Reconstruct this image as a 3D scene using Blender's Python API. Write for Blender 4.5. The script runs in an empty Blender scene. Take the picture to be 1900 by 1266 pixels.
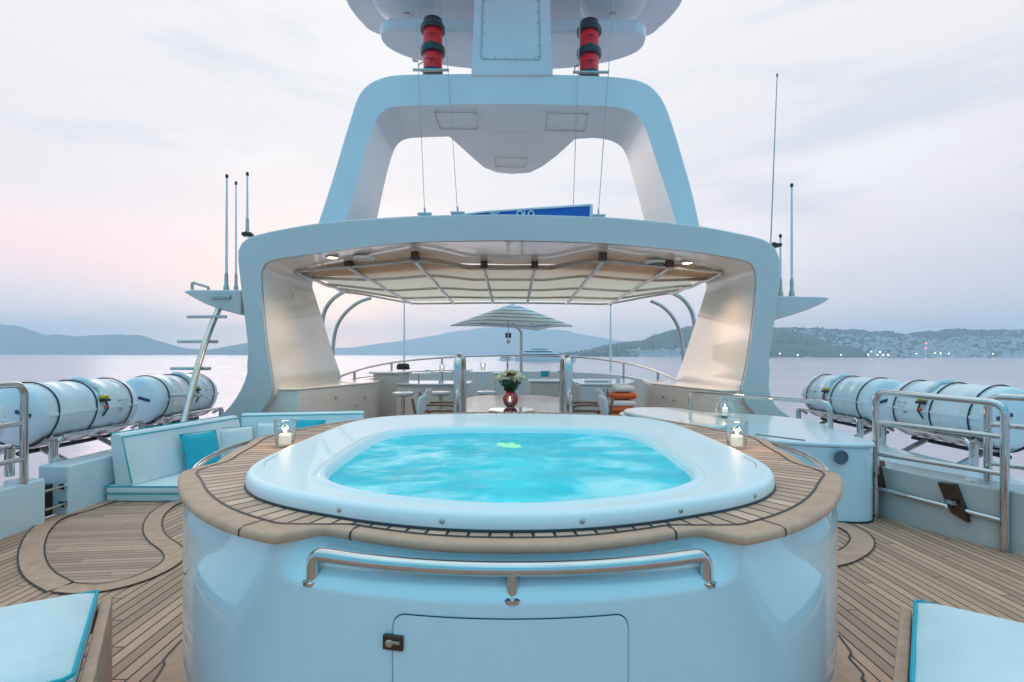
import bpy, math, random
from mathutils import Vector, Matrix, noise
random.seed(7)
R = math.radians
S = bpy.context.scene
COL = S.collection
# ------------------------------------------------------------ camera, world, sun, exposure
F = 950.0; HY = 659.0; CH = 1.45; ROLL = R(0.15)
cam = bpy.data.cameras.new('camera'); cam.sensor_width = 36; cam.lens = 18.0
cam.shift_y = (HY-633)/1900.0; cam.clip_start = 0.05; cam.clip_end = 60000
co = bpy.data.objects.new('camera', cam); COL.objects.link(co)
co.matrix_world = Matrix.Translation((0, 0, CH)) @ Matrix.Rotation(R(90), 4, 'X') @ Matrix.Rotation(ROLL, 4, 'Z')
S.camera = co
S.view_settings.view_transform = 'Standard'; S.view_settings.look = 'None'
S.view_settings.exposure = 0.42; S.view_settings.gamma = 1.0
S.cycles.use_denoising = True; S.cycles.max_bounces = 7; S.cycles.transparent_max_bounces = 10
S.cycles.glossy_bounces = 4; S.cycles.transmission_bounces = 5; S.cycles.volume_bounces = 1; S.cycles.sample_clamp_indirect = 3.0
S.cycles.caustics_reflective = False; S.cycles.caustics_refractive = False

class NT:                                   # tiny node helper
    def __init__(s, t): s.t = t; s.l = t.links
    def n(s, typ, **k):
        nd = s.t.nodes.new(typ)
        for a, b in k.items(): setattr(nd, a, b)
        return nd
    def set(s, nd, i, v):
        if hasattr(v, 'is_output') or isinstance(v, bpy.types.NodeSocket): s.l.new(v, nd.inputs[i])
        else: nd.inputs[i].default_value = v
    def m(s, op, a, b=0.0, c=0.0, clamp=False):
        nd = s.n('ShaderNodeMath', operation=op); nd.use_clamp = clamp
        s.set(nd, 0, a); s.set(nd, 1, b); s.set(nd, 2, c); return nd.outputs[0]
    def ss(s, v, a, b):
        nd = s.n('ShaderNodeMapRange', interpolation_type='SMOOTHSTEP'); s.set(nd, 0, v); s.set(nd, 1, a); s.set(nd, 2, b); return nd.outputs[0]
    def mix(s, f, a, b, bt='MIX'):
        nd = s.n('ShaderNodeMix', data_type='RGBA', blend_type=bt); s.set(nd, 0, f)
        s.set(nd, 6, a if not isinstance(a, tuple) else (*a, 1)[:4]); s.set(nd, 7, b if not isinstance(b, tuple) else (*b, 1)[:4]); return nd.outputs[2]
    def noise(s, vec, scale, detail=3, rough=.55, dist=0.0):
        nd = s.n('ShaderNodeTexNoise'); s.set(nd, 'Scale', scale); s.set(nd, 'Detail', detail); s.set(nd, 'Roughness', rough); s.set(nd, 'Distortion', dist)
        if vec is not None: s.l.new(vec, nd.inputs['Vector'])
        return nd.outputs[0]
    def map(s, vec, scale=(1, 1, 1), loc=(0, 0, 0), rot=(0, 0, 0)):
        nd = s.n('ShaderNodeMapping'); s.l.new(vec, nd.inputs[0]); nd.inputs['Scale'].default_value = scale; nd.inputs['Location'].default_value = loc; nd.inputs['Rotation'].default_value = rot; return nd.outputs[0]
    def ramp(s, f, stops):
        nd = s.n('ShaderNodeValToRGB'); s.l.new(f, nd.inputs[0]); e = nd.color_ramp.elements
        while len(e) < len(stops): e.new(0.5)
        for i, (p, c) in enumerate(stops): e[i].position = p; e[i].color = (*c, 1)
        return nd.outputs[0]

def srgb(r, g, b):
    f = lambda c: (c/255/12.92) if c/255 <= .04045 else ((c/255+.055)/1.055)**2.4
    return (f(r), f(g), f(b))

w = bpy.data.worlds.new('World'); S.world = w; w.use_nodes = True
T = NT(w.node_tree); w.node_tree.nodes.clear()
tc = T.n('ShaderNodeTexCoord').outputs['Generated']
sx = T.n('ShaderNodeSeparateXYZ'); T.l.new(tc, sx.inputs[0]); dx, dy, dz = sx.outputs
front = T.ramp(dz, [(0.0, (1.25, .94, .93)), (0.05, (1.08, .82, .83)), (0.14, (.88, .73, .74)), (0.34, (.79, .74, .755)), (0.6, (.82, .79, .79)), (0.8, (.88, 1.08, 1.15)), (1.0, (.95, 1.32, 1.42))])
rear = T.ramp(dz, [(0.0, (.15, .40, .58)), (0.18, (.08, .53, .80)), (0.55, (.085, .60, .84)), (0.8, (.50, 1.0, 1.18)), (1.0, (.95, 1.32, 1.42))])
skyc = T.mix(T.ss(dy, -0.35, 0.45), rear, front)
# soft cloud banks
cv = T.map(tc, scale=(1.0, 1.0, 3.4))
c1 = T.noise(cv, 1.7, 5, .5, .35); c2 = T.noise(T.map(tc, scale=(1.3, 1.3, 6.5), loc=(3, 1, 2)), 2.4, 4, .5, .2)
skyc = T.mix(T.m('MULTIPLY', T.ss(c1, .50, .72), .75), skyc, T.mix(T.ss(dy, -.2, .4), (.30, .58, .76), (.90, .86, .86)))
skyc = T.mix(T.m('MULTIPLY', T.ss(c2, .50, .70), .45), skyc, T.mix(T.ss(dy, -.2, .4), (.12, .42, .66), (.50, .56, .66)))
# pink glow band low on the left of the bow, bluer right
pk = T.m('MULTIPLY', T.ss(T.m('ABSOLUTE', T.m('SUBTRACT', dz, .155)), .09, 0.0), T.ss(dx, .1, -.45))
skyc = T.mix(T.m('MULTIPLY', T.m('MULTIPLY', pk, T.ss(dy, 0, .4)), .95), skyc, (1.08, .74, .74))
skyc = T.mix(T.m('MULTIPLY', T.m('MULTIPLY', T.ss(dx, .35, .8), T.ss(dz, .32, .05)), .6), skyc, (.52, .54, .66))
skyc = T.mix(T.m('MULTIPLY', T.m('MULTIPLY', T.ss(dx, -.35, -.8), T.ss(dz, .13, .0)), .5), skyc, (.70, .64, .70))
wh = T.m('MULTIPLY', T.m('MULTIPLY', T.ss(T.m('ABSOLUTE', dx), .42, .05), T.ss(dy, .3, .8)), T.ss(dz, .12, .5))
skyc = T.mix(T.m('MULTIPLY', wh, .7), skyc, (.86, .83, .82))
nish = T.n('ShaderNodeTexSky', sky_type='NISHITA'); nish.sun_disc = False; nish.sun_elevation = R(4); nish.sun_rotation = R(-20)
bg1 = T.n('ShaderNodeBackground'); T.l.new(skyc, bg1.inputs[0]); bg1.inputs[1].default_value = 0.88
bg2 = T.n('ShaderNodeBackground'); T.l.new(nish.outputs[0], bg2.inputs[0]); bg2.inputs[1].default_value = 0.02
ad = T.n('ShaderNodeAddShader'); T.l.new(bg1.outputs[0], ad.inputs[0]); T.l.new(bg2.outputs[0], ad.inputs[1])
T.l.new(ad.outputs[0], T.n('ShaderNodeOutputWorld').inputs[0])

sun = bpy.data.lights.new('sun', 'SUN'); sun.energy = 0.5; sun.angle = R(40); sun.color = (1, .86, .78)
so = bpy.data.objects.new('sun', sun); COL.objects.link(so)
so.rotation_euler = Vector((-math.sin(R(-20))*math.cos(R(12)), -math.cos(R(-20))*math.cos(R(12)), -math.sin(R(12)))).to_track_quat('-Z', 'Y').to_euler()

# ------------------------------------------------------------ coordinates from the photograph (1900 px frame)
def ray(px, py):
    a, b = (px-950)/F, (HY-py)/F
    return a*math.cos(ROLL)-b*math.sin(ROLL), a*math.sin(ROLL)+b*math.cos(ROLL)
def P(px, py, Y):
    a, b = ray(px, py); return Vector((a*Y, Y, CH+b*Y))
def G(px, py, z=0.0):
    a, b = ray(px, py); Y = (z-CH)/b; return Vector((a*Y, Y, z))

# ------------------------------------------------------------ materials
def mat(name, col=(.8, .8, .8), rough=.4, metal=0.0, coat=0.0, spec=.5, bump=None, vary=None, ior=None):
    m = bpy.data.materials.new(name); m.use_nodes = True; t = NT(m.node_tree); p = t.t.nodes['Principled BSDF']
    p.inputs['Roughness'].default_value = rough; p.inputs['Metallic'].default_value = metal
    p.inputs['Coat Weight'].default_value = coat; p.inputs['Coat Roughness'].default_value = .04
    if ior: p.inputs['IOR'].default_value = ior
    tcn = t.n('ShaderNodeTexCoord').outputs['Object']
    sc, amt = vary or (2.0, .06)
    nz = t.noise(tcn, sc, 4)
    c = t.mix(t.ss(nz, .35, .7), tuple(x*(1-amt) for x in col), tuple(min(1, x*(1+amt*.5)) for x in col))
    t.l.new(c, p.inputs['Base Color'])
    if bump:
        b = t.n('ShaderNodeBump'); b.inputs['Strength'].default_value = bump[1]; b.inputs['Distance'].default_value = .01
        t.l.new(t.noise(tcn, bump[0], 3), b.inputs['Height']); t.l.new(b.outputs[0], p.inputs['Normal'])
    m['t'] = 1
    return m
def emat(name, col, st):
    m = bpy.data.materials.new(name); m.use_nodes = True; p = m.node_tree.nodes['Principled BSDF']
    p.inputs['Base Color'].default_value = (*col, 1); p.inputs['Emission Color'].default_value = (*col, 1); p.inputs['Emission Strength'].default_value = st
    return m
def glass(name, col=(1, 1, 1), rough=.02):
    m = bpy.data.materials.new(name); m.use_nodes = True; t = NT(m.node_tree); t.t.nodes.clear()
    tr = t.n('ShaderNodeBsdfTransparent'); tr.inputs[0].default_value = (*col, 1)
    gl = t.n('ShaderNodeBsdfGlossy'); gl.inputs['Roughness'].default_value = rough
    fr = t.n('ShaderNodeLayerWeight'); fr.inputs[0].default_value = .45
    mx = t.n('ShaderNodeMixShader'); t.l.new(t.m('MULTIPLY', fr.outputs['Facing'], .75, clamp=True), mx.inputs[0]); t.l.new(tr.outputs[0], mx.inputs[1]); t.l.new(gl.outputs[0], mx.inputs[2])
    t.l.new(mx.outputs[0], t.n('ShaderNodeOutputMaterial').inputs[0]); return m

def teak(name, kind='x', pitch=.066, seam=.0056, rot=0.0, base=(.62, .315, .205), center=(0, 3), n=150, curve=0.0):
    m = bpy.data.materials.new(name); m.use_nodes = True; t = NT(m.node_tree); p = t.t.nodes['Principled BSDF']
    tcn = t.n('ShaderNodeTexCoord').outputs['Object']
    s = t.n('ShaderNodeSeparateXYZ'); t.l.new(t.map(tcn, rot=(0, 0, rot)), s.inputs[0]); X, Y = s.outputs[0], s.outputs[1]
    if kind == 'radial':
        X0 = t.m('SUBTRACT', X, center[0]); Y0 = t.m('SUBTRACT', Y, center[1])
        rr = t.m('SQRT', t.m('ADD', t.m('MULTIPLY', X0, X0), t.m('MULTIPLY', Y0, Y0)))
        u = t.m('MULTIPLY', t.m('ARCTAN2', X0, Y0), n/(2*math.pi)); pl = t.m('DIVIDE', t.m('MULTIPLY', rr, 2*math.pi), n); along = rr
    elif kind == 'none':
        u = None; along = Y
    else:
        if curve: X = t.m('ADD', X, t.m('MULTIPLY', t.m('MULTIPLY', t.m('SUBTRACT', Y, 3.0), t.m('SUBTRACT', Y, 3.0)), t.m('MULTIPLY', t.m('SIGN', X), curve)))
        u = t.m('DIVIDE', X, pitch); pl = pitch; along = Y
    grain = t.noise(t.map(tcn, scale=((60, 3, 3) if kind == 'x' else (12, 14, 14)), rot=(0, 0, rot)), 1.0, 5, .6)
    blot = t.noise(tcn, 1.1, 4); fine = t.noise(tcn, 160, 2)
    c = t.mix(t.ss(grain, .3, .75), tuple(x*.86 for x in base), tuple(x*1.1 for x in base))
    c = t.mix(t.m('MULTIPLY', t.ss(blot, .4, .7), .35), c, (base[0]*1.12, base[1]*1.2, base[2]*1.25))
    c = t.mix(t.m('MULTIPLY', t.ss(fine, .45, .75), .22), c, tuple(x*.6 for x in base))
    if u is not None:
        fl = t.m('FLOOR', u); butt = t.m('FLOOR', t.m('ADD', t.m('DIVIDE', along, 2.3), t.m('MULTIPLY', fl, .37)))
        wn = t.n('ShaderNodeTexWhiteNoise', noise_dimensions='2D'); cb = t.n('ShaderNodeCombineXYZ'); t.l.new(fl, cb.inputs[0]); t.l.new(butt, cb.inputs[1]); t.l.new(cb.outputs[0], wn.inputs['Vector'])
        c = t.mix(.62, c, t.mix(wn.outputs[0], tuple(x*.62 for x in base), (base[0]*1.35, base[1]*1.38, base[2]*1.4)))
        d = t.m('MULTIPLY', t.m('SUBTRACT', .5, t.m('ABSOLUTE', t.m('SUBTRACT', t.m('SUBTRACT', u, fl), .5))), pl)   # metres to seam
        line = t.ss(d, seam, seam*.55)
        if kind == 'x':
            fr = t.m('FRACT', t.m('ADD', t.m('DIVIDE', along, 2.3), t.m('MULTIPLY', fl, .37)))
            line = t.m('MAXIMUM', line, t.m('LESS_THAN', t.m('MULTIPLY', fr, 2.3), seam*1.3))
        c = t.mix(line, c, (.022, .02, .022))
        b = t.n('ShaderNodeBump'); b.inputs['Strength'].default_value = .5; b.inputs['Distance'].default_value = .003
        t.l.new(t.m('SUBTRACT', t.m('MULTIPLY', grain, .3), line), b.inputs['Height']); t.l.new(b.outputs[0], p.inputs['Normal'])
    t.l.new(c, p.inputs['Base Color']); p.inputs['Roughness'].default_value = .62; return m

WHITE = (.78, .79, .80)
M = dict(
    archp=mat('grey_white_gelcoat', (.62, .59, .58), .25, coat=.4, vary=(1.2, .03)), gel=mat('white_gelcoat', (.69, .80, .86), .12, coat=.8, vary=(1.2, .03)),
    gelm=mat('white_gelcoat_satin', (.71, .78, .82), .25, coat=.4, vary=(1.2, .03)),
    cream=mat('cream_warm_lit_gelcoat', (.86, .79, .72), .16, coat=.5, vary=(1.0, .03)),  # on the arch lining this cream carries the warmth of the downlights
    shell=mat('acrylic_shell', (.84, .85, .86), .42, coat=.12, bump=(220, .12), vary=(3, .02)),
    steel=mat('polished_steel', (.60, .59, .58), .09, 1.0, vary=(8, .05)),
    satin=mat('brushed_steel', (.55, .53, .50), .28, 1.0, vary=(12, .12)),
    caulk=mat('black_caulk', (.02, .022, .028), .5),
    dark=mat('black_rubber', (.025, .03, .035), .55),
    rope=mat('black_strap', (.03, .032, .04), .7, bump=(80, .4)),
    fabric=mat('white_cushion', (.80, .81, .82), .85, bump=(320, .35), vary=(3, .05)),
    fabp=mat('pinkish_white_cushion', (.82, .78, .78), .85, bump=(320, .35)),
    turq=mat('turquoise_fabric', (.02, .44, .56), .8, bump=(300, .3)),
    pipe=mat('turquoise_piping', (.01, .42, .50), .7),
    canvas=mat('canopy_canvas', (.80, .73, .66), .9, bump=(60, .15), vary=(1.5, .08)),
    teakp=teak('teak_solid', 'none', base=(.66, .345, .23)),
    teakrad=teak('teak_radial_planks', 'radial', seam=.0060, n=152, base=(.72, .385, .26)),
    teakdeck=teak('teak_deck_planks', 'x', curve=.012),
    teakcross=teak('teak_cross_planks', 'x', pitch=.05, rot=R(84), seam=.003, base=(.58, .31, .21)),
    red=mat('red_lens', (.98, .006, .012), .35, coat=.25), black=mat('black_housing', (.018, .035, .045), .3, coat=.4),
    blue=mat('blue_panel', (.0, .10, .52), .3, coat=.3), brown=mat('bronze_panel_and_teak_reflection', (.10, .06, .045), .22, .7),
    wood=mat('varnished_wood', (.24, .075, .03), .25, coat=.7, vary=(9, .3)), pinkwood=mat('pale_varnished_table', (.78, .58, .52), .4, coat=.15, vary=(6, .1)),
    orange=mat('orange_vinyl', (.68, .11, .02), .5), amber=mat('amber_vinyl', (.55, .2, .06), .5),
    raft=mat('raft_canister', (.76, .80, .84), .3, coat=.4, bump=(9, .08), vary=(4, .05)),
    navy=mat('navy_label', (.02, .05, .14), .4), yell=mat('yellow_release', (.65, .5, .03), .4), wax=emat('candle_wax', (1.0, .82, .66), .42),
    glass=glass('clear_glass', (.93, .96, .97)), flame=emat('flame', (1.0, .62, .25), 14), lampw=emat('downlight_lens', (1.0, .80, .55), 9),
    stepl=emat('step_light_lens', (1.0, .66, .36), 5), poollamp=emat('pool_lamp_lens', (.62, 1.0, .12), 1.5),
    redglow=emat('red_harbour_lamp', (1.0, .08, .06), 5), citylamp=emat('shore_lamp', (1.0, .85, .65), 12),
    vase=mat('red_glass_vase', (.62, .01, .02), .2, coat=.4), leaf=mat('leaf', (.03, .085, .02), .55, vary=(30, .5)), petal=mat('cream_petal', (.95, .70, .42), .6, vary=(40, .2)), rpetal=mat('dark_red_petal', (.22, .01, .02), .6),
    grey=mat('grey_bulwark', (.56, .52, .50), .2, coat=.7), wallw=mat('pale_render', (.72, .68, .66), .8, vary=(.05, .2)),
    roof=mat('terracotta_roof', (.50, .26, .20), .8), win=mat('dark_window', (.05, .07, .09), .2), umb=None)

def translucent(m, col, f):
    t = NT(m.node_tree); p = t.t.nodes['Principled BSDF']; out = t.t.nodes['Material Output']
    tr = t.n('ShaderNodeBsdfTranslucent'); tr.inputs[0].default_value = (*col, 1); mx = t.n('ShaderNodeMixShader'); mx.inputs[0].default_value = f
    t.l.new(p.outputs[0], mx.inputs[1]); t.l.new(tr.outputs[0], mx.inputs[2]); t.l.new(mx.outputs[0], out.inputs[0])
translucent(M['canvas'], (1.0, .90, .80), .8)
# water in the tub: aerated turquoise water with milky foam
m = bpy.data.materials.new('tub_water'); m.use_nodes = True; t = NT(m.node_tree); p = t.t.nodes['Principled BSDF']
oc = t.n('ShaderNodeTexCoord').outputs['Object']
a = t.noise(t.map(oc, scale=(.8, 1.3, 1), loc=(2.3, 0.4, 0)), 1.7, 4, .45, .9); b_ = t.noise(oc, 3.6, 5, .5, 1.2)
fo = t.m('ADD', t.m('MULTIPLY', a, .68), t.m('MULTIPLY', b_, .32))
c = t.ramp(fo, [(.42, (.0, .48, .61)), (.49, (.0, .58, .71)), (.53, (.14, .70, .80)), (.60, (.52, .86, .92))])
t.l.new(c, p.inputs['Base Color']); p.inputs['Roughness'].default_value = .22; p.inputs['IOR'].default_value = 1.18; p.inputs['Alpha'].default_value = .80
bp = t.n('ShaderNodeBump'); bp.inputs['Strength'].default_value = .32; bp.inputs['Distance'].default_value = .03
t.l.new(t.noise(oc, 7, 4, .5, .6), bp.inputs['Height']); t.l.new(bp.outputs[0], p.inputs['Normal']); M['water'] = m
# sea
m = bpy.data.materials.new('sea_water'); m.use_nodes = True; t = NT(m.node_tree); p = t.t.nodes['Principled BSDF']
oc = t.n('ShaderNodeTexCoord').outputs['Object']
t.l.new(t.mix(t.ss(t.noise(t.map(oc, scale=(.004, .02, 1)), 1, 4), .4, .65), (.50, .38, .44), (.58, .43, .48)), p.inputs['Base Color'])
p.inputs['Roughness'].default_value = .16; p.inputs['IOR'].default_value = 1.33
bp = t.n('ShaderNodeBump'); bp.inputs['Strength'].default_value = .3; bp.inputs['Distance'].default_value = .25
t.l.new(t.noise(t.map(oc, scale=(.35, .9, 1)), 1, 4, .55), bp.inputs['Height']); t.l.new(bp.outputs[0], p.inputs['Normal']); M['sea'] = m
# hills
def hillmat(name, c1, c2, c3, sc):
    m = bpy.data.materials.new(name); m.use_nodes = True; t = NT(m.node_tree); p = t.t.nodes['Principled BSDF']
    oc = t.n('ShaderNodeTexCoord').outputs['Object']
    c = t.mix(t.ss(t.noise(oc, sc, 6, .65), .42, .6), c1, c2); c = t.mix(t.m('MULTIPLY', t.ss(t.noise(oc, sc*3.3, 5, .6), .55, .68), .7), c, c3)
    t.l.new(c, p.inputs['Base Color']); p.inputs['Roughness'].default_value = .95; return m
M['hill'] = hillmat('wooded_hillside', (.012, .035, .022), (.03, .06, .035), (.20, .19, .16), .009)
M['hillf'] = hillmat('distant_mountain', (.03, .06, .07), (.05, .08, .08), (.08, .1, .1), .0015)
M['hillp'] = hillmat('haze_paled_mountain', (.26, .26, .27), (.30, .30, .30), (.22, .24, .24), .0015)  # far mountain paled, extra haze put into its base colour
# striped umbrella: bands by height
m = bpy.data.materials.new('striped_canvas'); m.use_nodes = True; t = NT(m.node_tree); p = t.t.nodes['Principled BSDF']
s_ = t.n('ShaderNodeSeparateXYZ'); t.l.new(t.n('ShaderNodeTexCoord').outputs['Object'], s_.inputs[0])
st = t.m('FRACT', t.m('MULTIPLY', s_.outputs[2], 9.5))
t.l.new(t.mix(t.ss(st, .74, .77), (.74, .90, .99), (.08, .15, .22)), p.inputs['Base Color']); p.inputs['Roughness'].default_value = .85; M['umb'] = m; translucent(m, (.85, .92, .95), .3)

# ------------------------------------------------------------ mesh builder
class MB:
    def __init__(s): s.v = []; s.f = []
    def add(s, vs, fs):
        o = len(s.v); s.v += [tuple(x) for x in vs]; s.f += [tuple(i+o for i in f) for f in fs]; return s
    def box(s, c, d, rot=0.0, axes=None):
        if axes: ax = [Vector(a).normalized() for a in axes]
        else: ax = [Vector((math.cos(rot), math.sin(rot), 0)), Vector((-math.sin(rot), math.cos(rot), 0)), Vector((0, 0, 1))]
        c = Vector(c); vs = [c+ax[0]*i*d[0]/2+ax[1]*j*d[1]/2+ax[2]*k*d[2]/2 for k in (-1, 1) for j in (-1, 1) for i in (-1, 1)]
        return s.add(vs, [(0, 2, 3, 1), (4, 5, 7, 6), (0, 1, 5, 4), (2, 6, 7, 3), (0, 4, 6, 2), (1, 3, 7, 5)])
    def loft(s, rings, closed=True, caps=False):
        n = len(rings[0]); o = len(s.v)
        for r in rings: s.v += [tuple(x) for x in r]
        for k in range(len(rings)-1):
            for i in range(n if closed else n-1):
                j = (i+1) % n; s.f.append((o+k*n+i, o+k*n+j, o+(k+1)*n+j, o+(k+1)*n+i))
        if caps: s.f.append(tuple(o+i for i in range(n))[::-1]); s.f.append(tuple(o+(len(rings)-1)*n+i for i in range(n)))
        return s
    def tube(s, pts, r, n=12, closed=False, caps=True):
        pts = [Vector(p) for p in pts]; L = len(pts); rings = []; u = None
        for i, p in enumerate(pts):
            a = pts[(i-1) % L] if (closed or i > 0) else p; b = pts[(i+1) % L] if (closed or i < L-1) else p
            d = (b-a).normalized()
            if u is None: u = d.orthogonal().normalized()
            u = (u-d*u.dot(d)); u = u.normalized() if u.length > 1e-6 else d.orthogonal().normalized(); v = d.cross(u)
            rr = r[i] if isinstance(r, (list, tuple)) else r
            rings.append([p+(u*math.cos(2*math.pi*k/n)+v*math.sin(2*math.pi*k/n))*rr for k in range(n)])
        if closed: rings.append(rings[0])
        return s.loft(rings, caps=caps and not closed)
    def lathe(s, prof, c=(0, 0, 0), n=28, axis='Z', arc=None):
        c = Vector(c); rings = []
        for r, h in prof:
            ring = []
            for k in range(n):
                q = 2*math.pi*k/n; x, y = math.cos(q)*r, math.sin(q)*r
                ring.append(c+(Vector((x, y, h)) if axis == 'Z' else Vector((x, h, y)) if axis == 'Y' else Vector((h, x, y))))
            rings.append(ring)
        return s.loft(rings, caps=True)
    def prism(s, poly, z0, z1):
        n = len(poly); a = [(p[0], p[1], z0) for p in poly]; b = [(p[0], p[1], z1) for p in poly]; return s.loft([a, b], caps=True)
    def yprism(s, pts, d):          # polygon of 3d points pushed back along Y
        return s.loft([pts, [Vector(p)+Vector((0, d, 0)) for p in pts]], caps=True)
    def sphere(s, c, r, n=12, sq=(1, 1, 1)):
        c = Vector(c); rings = []
        for i in range(1, n//2+1):
            th = math.pi*i/(n//2+1); rings.append([c+Vector((math.sin(th)*math.cos(2*math.pi*k/n)*r*sq[0], math.sin(th)*math.sin(2*math.pi*k/n)*r*sq[1], math.cos(th)*r*sq[2])) for k in range(n)])
        return s.loft(rings, caps=True)
    def build(s, name, m, parent=None, smooth=True, bevel=0.0, seg=2, ang=35, sub=0):
        me = bpy.data.meshes.new(name); me.from_pydata(s.v, [], s.f); me.validate()
        import bmesh
        b = bmesh.new(); b.from_mesh(me); bmesh.ops.recalc_face_normals(b, faces=b.faces); b.to_mesh(me); b.free()
        me.materials.append(M[m] if isinstance(m, str) else m)
        o = bpy.data.objects.new(name, me); COL.objects.link(o)
        if parent: o.parent = parent; o.matrix_parent_inverse = Matrix.Translation(-parent.location) if parent.type == 'EMPTY' and parent.rotation_euler.z == 0 else parent.matrix_basis.inverted()
        if smooth:
            me.shade_smooth()
            if not sub: me.set_sharp_from_angle(angle=R(ang))
        if bevel:
            md = o.modifiers.new('bevel', 'BEVEL'); md.width = bevel; md.segments = seg; md.limit_method = 'ANGLE'; md.angle_limit = R(35)
            md.harden_normals = False
            me.shade_smooth(); wn = o.modifiers.new('wn', 'WEIGHTED_NORMAL'); wn.keep_sharp = False
            for e in me.edges: e.use_edge_sharp = False
        if sub: md = o.modifiers.new('sub', 'SUBSURF'); md.levels = md.render_levels = sub
        return o

def spline(pts, n=8, closed=False):
    pts = [Vector(p) for p in pts]; L = len(pts); out = []
    for i in range(L if closed else L-1):
        g = lambda k: pts[k % L] if closed else pts[max(0, min(L-1, k))]
        p0, p1, p2, p3 = g(i-1), g(i), g(i+1), g(i+2)
        for k in range(n):
            t = k/n; out.append(.5*((2*p1)+(p2-p0)*t+(2*p0-5*p1+4*p2-p3)*t*t+(3*p1-p0-3*p2+p3)*t**3))
    if not closed: out.append(pts[-1])
    return out
def fillet(pts, r, n=6):
    pts = [Vector(p) for p in pts]; out = [pts[0]]
    for i in range(1, len(pts)-1):
        a, b, c = pts[i-1], pts[i], pts[i+1]; da, dc = (a-b), (c-b); q = min(r, da.length*.49, dc.length*.49)
        s, e = b+da.normalized()*q, b+dc.normalized()*q
        for k in range(n+1): t = k/n; out.append(s*(1-t)**2+b*2*t*(1-t)+e*t*t)
    return out+[pts[-1]]
def resample(pts, n, closed=False):
    pts = [Vector(p) for p in pts]
    if closed: pts = pts+[pts[0]]
    d = [0]
    for i in range(1, len(pts)): d.append(d[-1]+(pts[i]-pts[i-1]).length)
    out = []; j = 0; m_ = n if closed else n-1
    for k in range(n):
        t = d[-1]*k/m_
        while j < len(d)-2 and d[j+1] < t: j += 1
        q = (t-d[j])/max(1e-9, d[j+1]-d[j]); out.append(pts[j].lerp(pts[j+1], min(1, max(0, q))))
    return out
def lerp(x, pts):
    if x <= pts[0][0]: return pts[0][1]
    for (a, b), (c, d) in zip(pts, pts[1:]):
        if x <= c: return b+(d-b)*(x-a)/(c-a)
    return pts[-1][1]
def sm(x, a, b): t = max(0, min(1, (x-a)/(b-a))); return t*t*(3-2*t)

def tag(o, label=None, cat=None, group=None, kind=None):
    if label: o['label'] = label
    if cat: o['category'] = cat
    if group: o['group'] = group
    if kind: o['kind'] = kind
    return o
def thing(name, loc, label, cat, group=None):
    o = bpy.data.objects.new(name, None); COL.objects.link(o); o.location = loc; o.empty_display_size = .1; return tag(o, label, cat, group)
def copy_tree(o, parent=None):
    c = o.copy(); COL.objects.link(c)
    if parent: c.parent = parent
    for ch in [x for x in o.children]: copy_tree(ch, c)
    return c
def put(root, label=None, loc=None, rz=None):
    if loc is not None: root.location = loc
    if rz is not None: root.rotation_euler.z = rz
    if label: root['label'] = label
    return root

# ============================================================ SETTING
sea = MB(); ns = 60
rings = []
for r in [6, 20, 60, 150, 400, 1000, 2500, 6000, 13600]:
    rings.append([(r*math.cos(2*math.pi*k/ns), r*math.sin(2*math.pi*k/ns)+(3 if r < 100 else 0), -8) for k in range(ns)])
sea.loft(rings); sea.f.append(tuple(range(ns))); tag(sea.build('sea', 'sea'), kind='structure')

def terrain(name, m, prof, Y0, Y1, rough=.1, nx=160, nt=26, seed=0, power=.9, shore=-8.0):
    x0, x1 = prof[0][0], prof[-1][0]; V_ = []; Fc = []
    for j in range(nt+1):
        t = j/nt*1.35
        for i in range(nx+1):
            px = x0+(x1-x0)*i/nx; X = (px-950)/F*Y1; Y = Y0+(Y1-Y0)*t
            zr = CH+(HY+(px-950)*.0026-lerp(px, prof))*Y1/F
            h = (t**power if t <= 1 else 1-(t-1)*1.5)
            n_ = noise.fractal(Vector((X/260+seed, Y/260, seed)), 1.0, 2.0, 5)
            z = shore+(zr-shore)*h*(1+(0 if j == 0 else rough*n_*(1.0 if t > .9 else 1.6)))
            e = min(i, nx-i)/6
            V_.append((X, Y, max(shore-.4, z) if j else shore-.4))
    for j in range(nt):
        for i in range(nx): a = j*(nx+1)+i; Fc.append((a, a+1, a+nx+2, a+nx+1))
    b = MB(); b.add(V_, Fc); o = b.build(name, m, smooth=True, ang=180); tag(o, kind='structure')
    def hgt(px, t):
        j = min(nt-1, max(0, int(t/1.35*nt))); i = min(nx-1, max(0, int((px-x0)/(x1-x0)*nx))); return Vector(V_[j*(nx+1)+i])
    return o, hgt
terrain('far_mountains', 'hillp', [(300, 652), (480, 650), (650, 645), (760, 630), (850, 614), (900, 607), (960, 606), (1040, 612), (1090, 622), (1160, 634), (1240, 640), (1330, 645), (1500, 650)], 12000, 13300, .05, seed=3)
terrain('left_mountains', 'hillf', [(-900, 610), (-500, 600), (-200, 612), (-60, 604), (0, 601), (30, 602), (60, 612), (85, 622), (110, 620), (150, 624), (190, 621), (230, 620), (262, 622), (300, 634), (340, 646), (400, 651), (440, 640), (480, 632), (520, 645), (560, 654)], 7000, 8400, .05, seed=5)
hl, hh = terrain('town_hills', 'hill', [(1020, 657), (1065, 655), (1090, 650), (1120, 640), (1160, 634), (1190, 632), (1225, 618), (1260, 608), (1300, 604), (1350, 600), (1400, 606), (1440, 609), (1470, 607), (1500, 609), (1530, 611), (1560, 612), (1585, 610), (1620, 617), (1660, 621), (1700, 616), (1740, 615), (1790, 611), (1860, 612), (1900, 611), (1960, 606), (2100, 612), (2300, 604), (2700, 616), (3200, 610)], 3350, 4700, .12, nx=300, nt=34, seed=1, power=.8)
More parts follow.
